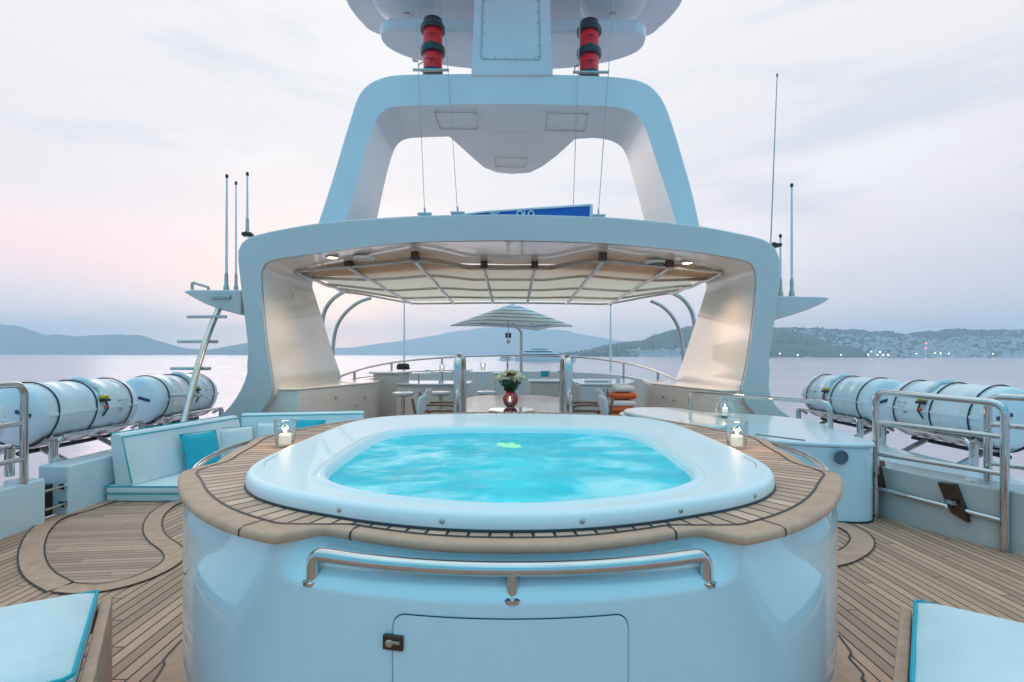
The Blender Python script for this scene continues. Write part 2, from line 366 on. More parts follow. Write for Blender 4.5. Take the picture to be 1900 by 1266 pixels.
# breakwater and quay of the town
bw = MB(); qa = P(1330, 661, 3200); 
bw.box(((qa.x+P(1745, 661, 2900).x)/2, 3000, -6.5), (P(1745, 661, 2900).x-qa.x, 14, 4), rot=-.1)
o = bw.build('breakwater', mat('dark_stone', (.10, .10, .10), .9), bevel=1); tag(o, 'long dark stone breakwater in front of the town across the bay', 'breakwater')

# ============================================================ DECK and hull
deckpoly = [(-4.0, -4), (-4.0, 9)]+[(-4.0*math.cos(R(a)), 9+8*math.sin(R(a))) for a in range(10, 90, 10)]+[(4.0*math.sin(R(a)), 9+8*math.cos(R(a))) for a in range(0, 90, 10)]+[(4.0, 9), (4.0, -4)]
d = MB(); d.prism(deckpoly, -.06, 0.0); tag(d.build('deck', 'teakdeck'), kind='structure')
hp = [(x*1.075, y*1.01-.05) for x, y in deckpoly]
h = MB(); h.prism(hp, -2.6, -.066); h.prism([(x*.9, y) for x, y in hp], -5.5, -2.61); h.prism([(x*1.05, y*1.3-2) for x, y in hp], -9, -5.51)
tag(h.build('hull', 'gelm', bevel=.05), kind='structure')

def margin(name, pts, wdt, z=.004):        # curved solid teak margin board laid in the deck, with black seams
    c = spline(pts, 10); L = []; Rr = []
    for i, p in enumerate(c):
        a = c[max(0, i-1)]; b = c[min(len(c)-1, i+1)]; t = (b-a); t.z = 0; t.normalize(); nn = Vector((-t.y, t.x, 0))
        L.append(p+nn*wdt/2); Rr.append(p-nn*wdt/2)
    return c, L, Rr
def strip(mb, c, wdt, z):
    a_ = []; b_ = []
    for i, p in enumerate(c):
        a = c[max(0, i-1)]; b = c[min(len(c)-1, i+1)]; t = (b-a); t.z = 0; t.normalize(); nn = Vector((-t.y, t.x, 0))
        a_.append(Vector((p.x+nn.x*wdt/2, p.y+nn.y*wdt/2, z))); b_.append(Vector((p.x-nn.x*wdt/2, p.y-nn.y*wdt/2, z)))
    mb.loft([a_, b_], closed=False)
# left inlay field and its margin boards
gp = lambda L_: [G(x, y) for x, y in L_]
fieldo = gp([(175, 938), (150, 952), (118, 970), (88, 994), (78, 1020), (78, 1045), (92, 1066), (122, 1082), (180, 1085), (250, 1075), (305, 1050), (322, 1030), (318, 1020), (300, 1012), (275, 995), (266, 978), (272, 960), (292, 945), (325, 936)])
fs = spline(fieldo, 8, closed=True)
fm = MB(); fm.add([(p.x, p.y, .004) for p in fs], [tuple(range(len(fs)))]); tag(fm.build('deck_inlay', 'teakcross', smooth=False), kind='structure')
mg = MB(); seam = MB()
for c_, wd in ((gp([(205, 930), (160, 946), (105, 962), (75, 985), (60, 1015), (60, 1045), (75, 1070), (112, 1092)]), .14), (gp([(345, 928), (315, 938), (290, 958), (283, 980), (292, 1000), (320, 1022), (322, 1040), (295, 1060), (240, 1082), (170, 1095), (112, 1092)]), .13)):
    c = spline(c_, 10); strip(mg, c, wd, .008)
    for sg in (-1, 1):
        cc = []
        for i, p in enumerate(c):
            a = c[max(0, i-1)]; b = c[min(len(c)-1, i+1)]; tt = (b-a).normalized(); cc.append(p+Vector((-tt.y, tt.x, 0))*sg*wd/2)
        strip(seam, cc, .009, .0115)
# right inlay round the tub and king plank joints at the tub foot
for c_, wd in ((gp([(1500, 955), (1560, 975), (1590, 990), (1600, 1005), (1590, 1022), (1555, 1040), (1500, 1050)]), .16),):
    c = spline(c_, 10); strip(mg, c, wd, .008)
    for sg in (-1, 1):
        cc = []
        for i, p in enumerate(c):
            a = c[max(0, i-1)]; b = c[min(len(c)-1, i+1)]; tt = (b-a).normalized(); cc.append(p+Vector((-tt.y, tt.x, 0))*sg*wd/2)
        strip(seam, cc, .009, .0115)
for L_ in ([(338, 1190), (308, 1222), (302, 1231), (306, 1236), (290, 1262), (280, 1276), (284, 1281), (262, 1330), (262, 1500)], [(1556, 1182), (1581, 1216), (1575, 1224), (1580, 1230), (1604, 1256), (1598, 1264), (1603, 1270), (1660, 1360), (1660, 1500)]):
    c = gp(L_); s_ = -1 if c[0].x < 0 else 1
    mg.add([(p.x, p.y, .008) for p in c]+[(s_*.9, c[-1].y, .008), (s_*.9, c[0].y, .008)], [tuple(range(len(c)+2))]); strip(seam, fillet(c, .02, 3), .009, .0115)
tag(mg.build('deck_margin', 'teakp', smooth=False), kind='structure'); tag(seam.build('deck_seams', 'caulk', smooth=False), kind='structure')

# ============================================================ HOT TUB
TX = -0.006; CY = 3.0
def rt(a):        # teak rim outline radius, a = degrees from the front
    a = abs(a)
    r = 1.592-.034*sm(a, 5, 21.5)+.117*sm(a, 21.2, 24.2)-.04*sm(a, 27, 56)
    r -= .115*sm(a, 63, 70)
    r += .10*sm(a, 84, 102)
    return r+.09*sm(a, 108, 150)
def ring(f, z, n=360, dr=0.0): return [Vector((TX+(f(-180+360*k/n)+dr)*math.sin(R(-180+360*k/n)), CY-(f(-180+360*k/n)+dr)*math.cos(R(-180+360*k/n)), z)) for k in range(n)]
def polyrad(pts):      # radius function from an outline around (0,CY)
    pts = spline(pts, 10, closed=True)
    def f(a):
        d_ = Vector((math.sin(R(a)), -math.cos(R(a)))); best = 1.0
        for i in range(len(pts)):
            p, q = pts[i], pts[(i+1) % len(pts)]; px, py, qx, qy = p.x, p.y-CY, q.x, q.y-CY
            den = (qx-px)*d_.y-(qy-py)*d_.x
            if abs(den) < 1e-9: continue
            t = (py*d_.x-px*d_.y)/den; s = ((qx-px)*(-py)+(qy-py)*px)/-den if False else None
            if -1e-6 <= t <= 1+1e-6:
                hx, hy = px+(qx-px)*t, py+(qy-py)*t; s = hx*d_.x+hy*d_.y
                if s > 0: best = s
        return best
    cache = {}
    def g(a):
        k = round(a, 3)
        if k not in cache: cache[k] = f(a)
        return cache[k]
    return g
def sym(L_): return [Vector((x, y, 0)) for x, y in L_]+[Vector((-x, y, 0)) for x, y in reversed(L_) if abs(x) > 1e-6]
ro = polyrad(sym([(0, 1.500), (.20, 1.516), (.40, 1.568), (.58, 1.642), (.77, 1.738), (.93, 1.862), (1.05, 2.03), (1.115, 2.25), (1.14, 2.6), (1.145, 3.0), (1.14, 3.35), (1.10, 3.62), (.95, 3.87), (.68, 4.0), (.36, 4.06), (0, 4.08)]))
ri = polyrad(sym([(0, 1.615), (.21, 1.645), (.42, 1.72), (.58, 1.815), (.70, 1.95), (.755, 2.12), (.775, 2.4), (.78, 2.75), (.765, 2.98), (.69, 3.15), (.52, 3.25), (.28, 3.31), (0, 3.33)]))
tub = thing('hot_tub', (0, CY, 0), 'round white hot tub with teak rim and bubbling turquoise water', 'hot tub')
wall = MB()
def wr(a, z): 
    base = 1.642-.026*sm(abs(a), 24, 60)-(.01 if z < .3 else 0)*0; top = rt(a)-.035
    k = sm(z, .785, .895); return base*(1-k)+min(top, base)*k
zs = [-.01, .2, .45, .7, .765, .78, .79, .80, .815, .83, .85, .87, .885, .906]
wall.loft([[Vector((TX+wr(-180+360*k/360, z)*math.sin(R(-180+k)), CY-wr(-180+k, z)*math.cos(R(-180+k)), z)) for k in range(360)] for z in zs])
wall.build('wall', 'gel', tub, ang=60)
# access door in the wall
def patch(x0, x1, z0, z1, rad, r, n=160):
    mb = MB(); top = []; bot = []; ti = []; bi = []
    for k in range(n+1):
        x = x0+(x1-x0)*k/n; e = min(x-x0, x1-x); zt = z1-(rad-math.sqrt(max(0, rad*rad-(rad-e)**2)) if e < rad else 0)
        for L_, z, q in ((top, zt, r), (bot, z0, r), (ti, zt, r-.02), (bi, z0, r-.02)):
            L_.append(Vector((TX+x, CY-math.sqrt(q*q-x*x), z)))
    mb.loft([ti, top, bot, bi], closed=False); return mb
patch(-.3153, .3233, .02, .7513, .035, 1.6445).build('door_gap', 'caulk', tub)
dr = patch(-.313, .321, .024, .749, .033, 1.6475).build('access_door', 'gel', tub)
lt = MB(); a0 = -.316
lt.box((TX+a0+.004, CY-math.sqrt(1.650**2-a0**2)-.001, .675), (.058, .012, .040), rot=-math.asin(a0/1.62)*-1*0+math.asin(a0/1.62)); lo_l = lt.build('latch', 'brown', tub, bevel=.003)
MB().sphere((TX+a0-.006, CY-math.sqrt(1.650**2-a0**2)-.007, .675), .011, 12, (1, .35, 1)).box((TX+a0+.012, CY-math.sqrt(1.650**2-a0**2)-.008, .678), (.024, .006, .008), rot=-.19).build('handle', 'satin', lo_l, bevel=.001)
# teak margin band (rounded edge) and planks
band = MB(); bi_ = lambda a: rt(a)-.048-.036*sm(abs(a), 19, 27)*(1-sm(abs(a), 55, 66))-.02*sm(abs(a), 62, 70)
bi2 = lambda a: sum(bi_(a+q) for q in (-3, -1.5, 0, 1.5, 3))/5
band.loft([ring(rt, .903, dr=-.09), ring(rt, .900, dr=-.012), ring(rt, .902, dr=-.004), ring(rt, .907, dr=0), ring(rt, .919, dr=0), ring(rt, .926, dr=-.004), ring(rt, .930, dr=-.013), [Vector((TX+bi2(-180+k)*math.sin(R(-180+k)), CY-bi2(-180+k)*math.cos(R(-180+k)), .930)) for k in range(360)]])
band.build('teak_rim', 'teakp', tub, ang=50)
pl = MB(); pl.loft([ring(bi2, .9295, dr=.004), ring(ro, .9295, dr=-.05)]); pl.build('deck_planks', 'teakrad', tub)
sm_ = MB()
sm_.loft([ring(bi2, .9325, dr=.0045), ring(bi2, .9325, dr=-.0045)])
for a in (-17.5, 18.5, -29, 30, -64, 64, -100, 100, -140, 140):
    r0, r1 = bi2(a), rt(a); ca = Vector((math.sin(R(a)), -math.cos(R(a)), 0)); sd = Vector((math.cos(R(a)), math.sin(R(a)), 0))*.003
    c0 = Vector((TX, CY, 0)); q = [(r0, .9325), (r1-.02, .9325), (r1-.002, .926), (r1+.0012, .919), (r1+.0012, .907), (r1-.004, .900)]
    sm_.loft([[c0+ca*r+sd+Vector((0, 0, z)) for r, z in q], [c0+ca*r-sd+Vector((0, 0, z)) for r, z in q]], closed=False)
sm_.build('seam', 'caulk', tub, smooth=False)
gk = MB(); gk.loft([ring(ro, .9302, dr=.005), ring(ro, .935, dr=.003), ring(ro, .940, dr=-.01)]); gk.build('gasket', 'caulk', tub)
mixr = lambda k: (lambda a: ro(a)*(1-k)+ri(a)*k)
sh = MB(); sh.loft([ring(ro, .936, dr=-.002), ring(ro, .950, dr=0), ring(ro, .970, dr=-.003), ring(ro, .980, dr=-.010), ring(ro, .9852, dr=-.024), ring(ro, .986, dr=-.036), ring(ro, .986, dr=-.05), ring(mixr(.35), .985), ring(mixr(.6), .984), ring(ri, .9835, dr=.06), ring(ri, .983, dr=.046),
    ring(ri, .980, dr=.042), ring(ri, .978, dr=.036), ring(ri, .986, dr=.026), ring(ri, .988, dr=.014), ring(ri, .983, dr=.003), ring(ri, .965, dr=-.008), ring(ri, .90, dr=-.02), ring(ri, .60, dr=-.06), ring(ri, .55, dr=-.35), ring(ri, .30, dr=-.42)])
NRG = len(sh.v)//360; sh.f.append(tuple(range((NRG-1)*360, NRG*360))); bas = sh.build('basin', 'shell', tub, ang=50)
for s_ in (-1, 1):
    MB().tube([Vector((TX+s_*x, y, .9845)) for x, y in [(1.02, 2.12), (1.06, 2.22), (1.075, 2.36)]], .0028, 6).build('groove', 'satin', bas)
wt = MB(); NR = 40
wr_ = [ring(ri, .945, n=180, dr=-.012)]
for k in range(1, NR): wr_.append([Vector((TX+(ri(-180+2*i)-.012)*(1-k/NR)*math.sin(R(-180+2*i)), CY-.3*k/NR-(ri(-180+2*i)-.012)*(1-k/NR)*math.cos(R(-180+2*i)), .945)) for i in range(180)])
for rg in wr_[1:]:
    for v in rg: v.z += .010*noise.fractal(Vector((v.x*3.2, v.y*3.2, 1)), 1, 2, 4)
wt.loft(wr_); wt.f.append(tuple((NR-1)*180+i for i in range(180))); wt.build('water', 'water', tub, ang=180)
pld = MB(); lp = G(944, 833, .90)
for (ax, ay, rr) in ((0, 0, .04), (-.05, .04, .022), (.045, -.03, .026), (.02, .05, .016)): pld.lathe([(rr, .0), (rr*.9, .012), (.001, .014)], (lp.x+ax, lp.y+ay, .915), 16)
pld.build('pool_lamp', 'poollamp', tub)
for x_, y_ in ((0, 2.0), (-.35, 2.6), (.35, 2.6), (0, 3.0)):
    l = bpy.data.lights.new('underwater_glow', 'POINT'); l.energy = 1.6; l.color = (.16, 1.0, .98); l.shadow_soft_size = .08
    lo = bpy.data.objects.new('underwater_glow', l); COL.objects.link(lo); lo.location = (x_, y_, .72); lo.parent = tub; lo.matrix_parent_inverse = Matrix.Translation(-tub.location)
for (x, y) in ((497, 926), (630, 953), (821, 975), (1081, 977), (1265, 956), (1402, 928)):
    q = P(x, y, 1.5); a = math.atan2(q.x, 1)  # find angle by search
    best = min(range(-900, 900), key=lambda k: abs((lambda v: (v.x/v.y))(Vector((TX+ro(k/10)*math.sin(R(k/10)), CY-ro(k/10)*math.cos(R(k/10)))))-(x-950)/F)+(9 if abs(k) > 850 else 0))/10
    c0 = Vector((TX+(ro(best)-.004)*math.sin(R(best)), CY-(ro(best)-.004)*math.cos(R(best)), .957)); MB().sphere(c0, .0095, 10).build('bolt', 'satin', bas)
def rim_rail(a0, a1, r, z, ang_posts, zb, rb, rad=.017):
    mb = MB(); n = 40; pts = [Vector((TX+r*math.sin(R(a0+(a1-a0)*k/n)), CY-r*math.cos(R(a0+(a1-a0)*k/n)), z)) for k in range(n+1)]
    e0 = Vector((TX+rb*math.sin(R(a0)), CY-rb*math.cos(R(a0)), zb)); e1 = Vector((TX+rb*math.sin(R(a1)), CY-rb*math.cos(R(a1)), zb))
    full = fillet([e0, pts[0]], .03)[:1]+[e0.lerp(pts[0], .45)]
    arc0 = [e0, Vector((pts[0].x, pts[0].y, z-.035))]; 
    q = fillet([e0, pts[0], pts[3]], .035, 8)[:-1]+pts[4:-4]+fillet([pts[-4], pts[-1], e1], .035, 8)[1:]
    mb.tube(q, rad, 14)
    o = mb.build('grab_rail', 'steel', tub)
    for a in ang_posts:
        b0 = Vector((TX+rb*math.sin(R(a)), CY-rb*math.cos(R(a)), zb)); b1 = Vector((TX+r*math.sin(R(a)), CY-r*math.cos(R(a)), z))
        MB().tube([b0, b1], rad*.8, 12).build('post', 'steel', o)
    for a in (a0, a1, *ang_posts):
        b0 = Vector((TX+rb*math.sin(R(a)), CY-rb*math.cos(R(a)), zb)); MB().lathe([(rad*1.45, -.004), (rad*1.5, .006), (rad*1.1, .010)], b0, 18).build('foot', 'steel', o)
    return o
rim_rail(-20.6, 20.6, 1.618, .872, (0.3,), .792, 1.618, rad=.020)
for s_ in (-1, 1): rim_rail(s_*66, s_*99, 1.592, .918, (), .85, 1.60, rad=.013)
for s_ in (-1, 1):
    hr = MB(); x = -.553 if s_ < 0 else .575; Y = 5.2
    hr.tube(fillet([(x, Y-.0, 0.0), (x, Y, 1.425), (x, Y+.55, 1.425), (x, Y+.62, 0)], .16, 10), .040, 14)
    o = hr.build('step_handrail', 'steel'); tag(o, ('left' if s_ < 0 else 'right')+' of the two tall chrome hoop handrails behind the hot tub', 'handrail', 'chrome hoop handrails behind the tub')

# ============================================================ ARCH over the bar
def arch(name, outer, inner, Yf, yback_in, yback_out, m_out, m_in, parent, n=110, bevel=.05):
    o = resample(spline([P(x, y, Yf) for x, y in outer], 6), n); i = resample(spline([P(x, y, Yf) for x, y in inner], 6), n)
    ib = [Vector((p.x, yback_in(p), p.z)) for p in i]; ob = [Vector((p.x, yback_out(p), p.z)) for p in o]
    mb = MB(); mb.loft([i, o, ob, ib, i], closed=False)
    mb.f.append((0, n, 2*n, 3*n)); mb.f.append((n-1, 2*n-1, 3*n-1, 4*n-1))
    import bmesh
    return mb, i, ib
arch_o = [(380, 815), (396, 785), (418, 762), (437, 738), (452, 708), (458, 684), (455, 668), (459, 655), (455, 610), (449, 560), (444, 520), (440, 480), (441, 461), (447, 450), (458, 441), (480, 434), (520, 425), (600, 412), (700, 404), (800, 399), (950, 397), (1100, 401), (1200, 408), (1300, 419), (1370, 432), (1410, 441), (1430, 450), (1442, 463), (1448, 482), (1449, 510), (1447, 540), (1441, 580), (1434, 630), (1428, 668), (1431, 684), (1428, 710), (1432, 738), (1448, 760), (1478, 780), (1505, 800)]
arch_i = [(468, 815), (478, 775), (495, 748), (505, 725), (502, 690), (494, 640), (488, 580), (484, 530), (484, 505), (488, 493), (500, 484), (530, 478), (600, 468), (700, 455), (800, 448), (950, 446), (1100, 450), (1200, 458), (1290, 467), (1350, 477), (1385, 484), (1399, 494), (1404, 512), (1403, 545), (1397, 600), (1390, 655), (1382, 700), (1376, 722), (1380, 740), (1396, 762), (1418, 785), (1440, 815)]
at = thing('hardtop_arch', (0, 7.3, 0), 'wide white arch with curved legs standing over the bar behind the hot tub', 'arch')
def yb(p):
    if p.z < .9: return 9.6
    b = lerp(p.z, [(.9, 10.3), (1.0, 10.25), (1.9, 9.75), (2.5, 9.35), (2.8, 9.0)]); return b*(1-sm(p.z, 2.80, 2.95))+lerp(abs(p.x), [(0, 9.25), (1.5, 9.0), (2.6, 9.0)])*sm(p.z, 2.80, 2.95)
mb, ai, aib = arch('x', arch_o, arch_i, 7.3, yb, lambda p: yb(p) if p.z < 2.9 else max(yb(p), 8.9), 'gel', 'gel', at)
mb.build('arch_body', 'archp', at, bevel=.035, seg=3)
# glossy lining just inside the opening, the downlights' warmth painted in as cream
lin = MB(); n = len(ai)
a_ = []; b_ = []
cen = Vector((-.04, 0, 1.9))
for p, q in zip(ai[6:-6], aib[6:-6]):
    d_ = Vector((cen.x-p.x, 0, cen.z-p.z)).normalized()*.006; a_.append(p+d_+Vector((0, .05, 0))); b_.append(q+d_-Vector((0, .02, 0)))
rg = [[u.lerp(v, k/6) for u, v in zip(a_, b_)] for k in range(7)]
lin.loft(rg, closed=False); lin.build('lining', 'cream', at, ang=60)
for s_, (px, py) in ((-1, (548, 563)), (1, (1338, 570))):   # speakers in the leg linings
    X = s_*3.545-.03; Yq = abs(X)*F/abs(px-950); z = CH+(HY-py)*Yq/F
    MB().lathe([(.15, -.02), (.15, .008), (.135, .012), (.125, .004), (.02, .006)] if s_ < 0 else [(.15, .02), (.15, -.008), (.135, -.012), (.125, -.004), (.02, -.006)], (X, Yq, z), 28, axis='X').build('speaker', 'cream', at)
for px, py, m_ in ((675, 477, 'gelm'), (1215, 485, 'gelm')):
    q = G(px, py, 2.94); MB().lathe([(.17, -.02), (.17, -.035), (.15, -.045), (.12, -.035), (.11, -.03)], (q.x, q.y, 2.955), 28).build('ceiling_speaker', m_, at)
    MB().lathe([(.12, -.035), (.11, -.038)], (q.x, q.y, 2.955), 28).build('speaker_grille', 'satin', at)
for px, py in ((617, 479), (1275, 489)):
    q = G(px, py, 2.885); f_ = MB().lathe([(.09, .02), (.10, -.01), (.085, -.018), (.08, -.01)], (q.x, q.y, 2.90), 24).build('downlight', 'steel', at)
    MB().lathe([(.078, -.009), (.07, -.013)], (q.x, q.y, 2.90), 24).build('lens', 'lampw', f_)
    l = bpy.data.lights.new('downlight_glow', 'SPOT'); l.energy = 75; l.color = (1, .70, .44); l.spot_size = R(125); l.spot_blend = 1.0; l.shadow_soft_size = .06
    lo = bpy.data.objects.new('downlight_glow', l); COL.objects.link(lo); lo.location = (q.x, q.y, 2.87); lo.parent = at; lo.matrix_parent_inverse = Matrix.Translation(-at.location)
# wings with deck lights
for s_ in (-1, 1):
    if s_ < 0: pts = [P(x, y, 7.45) for x, y in [(339, 541), (355, 551), (380, 564), (410, 575), (447, 585), (447, 538), (352, 538)]]
    else: pts = [P(x, y, 7.45) for x, y in [(1541, 554), (1525, 564), (1500, 575), (1470, 585), (1436, 595), (1436, 549), (1530, 551)]]
    wg = MB(); wg.yprism(pts, 1.0); wg.build('wing', 'archp', at, bevel=.02)
nav = MB()
for s_, (px, py) in ((-1, (460, 436)), (1, (1437, 456))):
    q = P(px, py, 7.6); MB().box(q, (.14, .16, .05), rot=.2).box(q+Vector((0, 0, .03)), (.10, .05, .03), rot=.9).build('cleat', 'dark', at, bevel=.01)
hd = MB(); a0, a1 = P(357, 538, 7.7), P(386, 540, 7.7)
hd.tube(fillet([a0, P(356, 524, 7.7), P(387, 533, 7.7), a1], .05), .022, 10); hd.build('wing_handle', 'satin', at)

def antenna(px, yb_, yt, Y, r, label, tilt=0.0, base=True, mast='gelm'):
    a, b = P(px, yb_, Y), P(px+tilt, yt, Y); t = thing('antenna', a, label, 'antenna', None)
    MB().tube([a, a.lerp(b, .5), b], [r*1.15, r, r*.7], 8).build('whip', mast, t)
    if base: MB().lathe([(r*2.2, 0), (r*2.2, .06), (r*1.5, .10), (r*1.5, .24), (r*1.1, .28)], a, 12).build('base', 'satin', t)
    MB().lathe([(r*1.0, -.03), (r*1.2, -.02), (r*1.2, .02), (r*.3, .03)], b, 8).build('tip', 'dark', t)
antenna(420, 540, 327, 7.8, .019, 'tall white whip antenna standing on the left wing, the farthest out of its cluster', 1)
antenna(438, 540, 340, 8.3, .016, 'thin white whip antenna on the left wing, the one in the middle of its three')
antenna(459, 440, 323, 7.6, .017, 'white whip antenna standing on the left top corner of the wide arch')
antenna(1469, 551, 344, 7.8, .019, 'tall white whip antenna standing on the right wing of the arch')
antenna(1448, 551, 438, 7.9, .018, 'short white antenna with black base on the right wing beside the taller one')
antenna(1430, 452, 140, 7.6, .009, 'very long thin grey whip antenna rising from the right top corner of the arch', 12, base=False, mast='satin')
antenna(750, 690, 560, 15.8, .03, 'slim pale pole standing by the far rail left of the striped umbrella', 0, base=False)
antenna(1133, 690, 565, 15.8, .03, 'slim pale pole standing by the far rail right of the striped umbrella', 0, base=False)
# blue light box on the roof behind the arch lip
bx = thing('roof_panel', P(970, 397, 8.6), 'blue lettered panel lying on the roof behind the top of the wide arch', 'sign')
MB().yprism([P(x, y, 8.4) for x, y in [(862, 402), (862, 397), (1093, 381), (1093, 402)]], .25).build('panel', 'blue', bx)
MB().yprism([P(x, y, 8.38) for x, y in [(850, 398), (900, 391.5), (1096, 378.5), (1100, 380), (1100, 402), (1094.5, 402), (1094.5, 382), (900, 394.5), (860, 399)]], .3).build('border', 'gelm', bx)
def text(s, name, loc, size, m_, parent=None, rot=(R(90), 0, 0), ext=.004, bold=.0):
    c = bpy.data.curves.new(name, 'FONT'); c.body = s; c.size = size; c.extrude = ext; c.offset = bold; c.align_x = 'CENTER'
    o = bpy.data.objects.new(name, c); COL.objects.link(o); bpy.context.view_layer.update(); me = bpy.data.meshes.new_from_object(o.evaluated_get(bpy.context.evaluated_depsgraph_get())); bpy.data.objects.remove(o)
    me.materials.append(M[m_]); o = bpy.data.objects.new(name, me); COL.objects.link(o); mw = Matrix.Translation(loc) @ (rot if isinstance(rot, Matrix) else Matrix.Rotation(rot[2], 4, 'Z') @ Matrix.Rotation(rot[0], 4, 'X'))
    if parent: o.parent = parent; o.matrix_world = mw if parent is None else mw; o.matrix_parent_inverse = Matrix.Translation(-parent.location)
    o.matrix_basis = mw
    return o
text('XIC', 'lettering', P(918, 402, 8.37), .10, 'gelm', bx, bold=.003); text('OLO', 'lettering', P(975, 402, 8.37), .14, 'gelm', bx, bold=.004)

# ============================================================ MAST ARCH, mast column and platforms
mt = thing('mast_arch', (0, 8.3, 3.4), 'tapering white mast arch standing on the roof, carrying the platforms and red lights', 'mast')
mo = [(583, 435), (592, 405), (603, 372), (620, 318), (637, 260), (652, 212), (662, 182), (678, 159), (703, 145), (740, 138), (840, 136), (950, 136), (1060, 138), (1145, 142), (1190, 150), (1215, 165), (1234, 192), (1250, 235), (1268, 295), (1285, 355), (1297, 408), (1304, 440)]
mi = [(635, 435), (642, 405), (655, 360), (668, 312), (681, 268), (692, 236), (702, 215), (716, 203), (742, 197), (840, 194), (950, 193), (1060, 195), (1135, 198), (1166, 205), (1186, 218), (1200, 245), (1215, 290), (1235, 350), (1252, 405), (1260, 440)]
mb, mi_, mib = arch('m', mo, mi, 8.3, lambda p: lerp(p.z, [(3.4, 9.95), (5.2, 9.6), (5.5, 9.55)]), lambda p: 9.6, 'gel', 'gel', mt)
mb.build('mast_body', 'gelm', mt, bevel=.04, seg=3)
zc = P(950, 194, 8.3).z
vp = [G(x, y, zc) for x, y in [(800, 254), (833, 256), (872, 291), (896, 312), (922, 322), (950, 324.5), (984, 322), (1008, 310), (1035, 290), (1068, 260), (1100, 258)]]
vn = MB(); vn.prism([(vp[0].x, 9.3)]+[(p.x, p.y) for p in vp]+[(vp[-1].x, 9.3)], zc+.003, zc+.22); vn.build('fairing', 'gelm', mt, bevel=.04, seg=3)
for L_ in ([(806, 209), (884, 209), (888, 240), (816, 240)], [(1016, 210), (1092, 212), (1084, 244), (1012, 242)], [(918, 294), (978, 294), (976, 310), (920, 310)]):
    q = [G(x, y, zc-.022) for x, y in L_]; mbx = MB(); mbx.tube([v for v in q], .006, 6, closed=True)
    for i in range(4):
        for t_ in (.1, .5, .9): mbx.sphere(q[i].lerp(q[(i+1) % 4], t_)*.97+Vector((sum(v.x for v in q)/4, sum(v.y for v in q)/4, zc-.002))*.03, .009, 6)
    mbx.build('hatch', 'satin', mt)
for s_, L_ in ((-1, [(655, 330), (672, 316), (700, 338), (680, 400)]), (1, [(1236, 330), (1218, 322), (1196, 350), (1214, 408)])):
    pass
clm = MB(); cb = [P(x, y, 8.25) for x, y in [(874, 139), (1026, 139), (1019, -60), (882, -60)]]; clm.yprism(cb, .9); col_ = clm.build('mast_column', 'gelm', mt, bevel=.03)
pn = MB(); q = [P(x, y, 8.243) for x, y in [(892, 110), (1003, 111), (998, -60), (898, -60)]]
pn.tube(fillet([q[3], q[0], q[1], q[2]], .06), .006, 6)
for i in range(9):
    for a, b in ((q[3], q[0]), (q[2], q[1])): pn.sphere(a.lerp(b, i/8.3)+Vector(((.03 if a is q[3] else -.03), 0, 0)), .010, 6)
for i in range(6): pn.sphere(q[0].lerp(q[1], (i+.5)/6)+Vector((0, 0, .03)), .010, 6)
pn.build('hatch_outline', 'satin', col_)
# lower platform
zl = P(950, 62, 9.0).z
lo_ = [G(x, y, zl) for x, y in [(722, 57), (709, 63), (706, 72), (712, 84), (730, 97), (762, 110), (805, 120), (850, 127), (900, 131), (950, 132), (1000, 131), (1045, 129), (1090, 124), (1140, 114), (1175, 102), (1192, 90), (1198, 76), (1194, 66), (1180, 60)]]
pf = MB(); pf.prism([(p.x, p.y) for p in spline(lo_, 5)], zl, zl+.24); pf.build('lower_platform', 'gelm', mt, bevel=.05, seg=3)
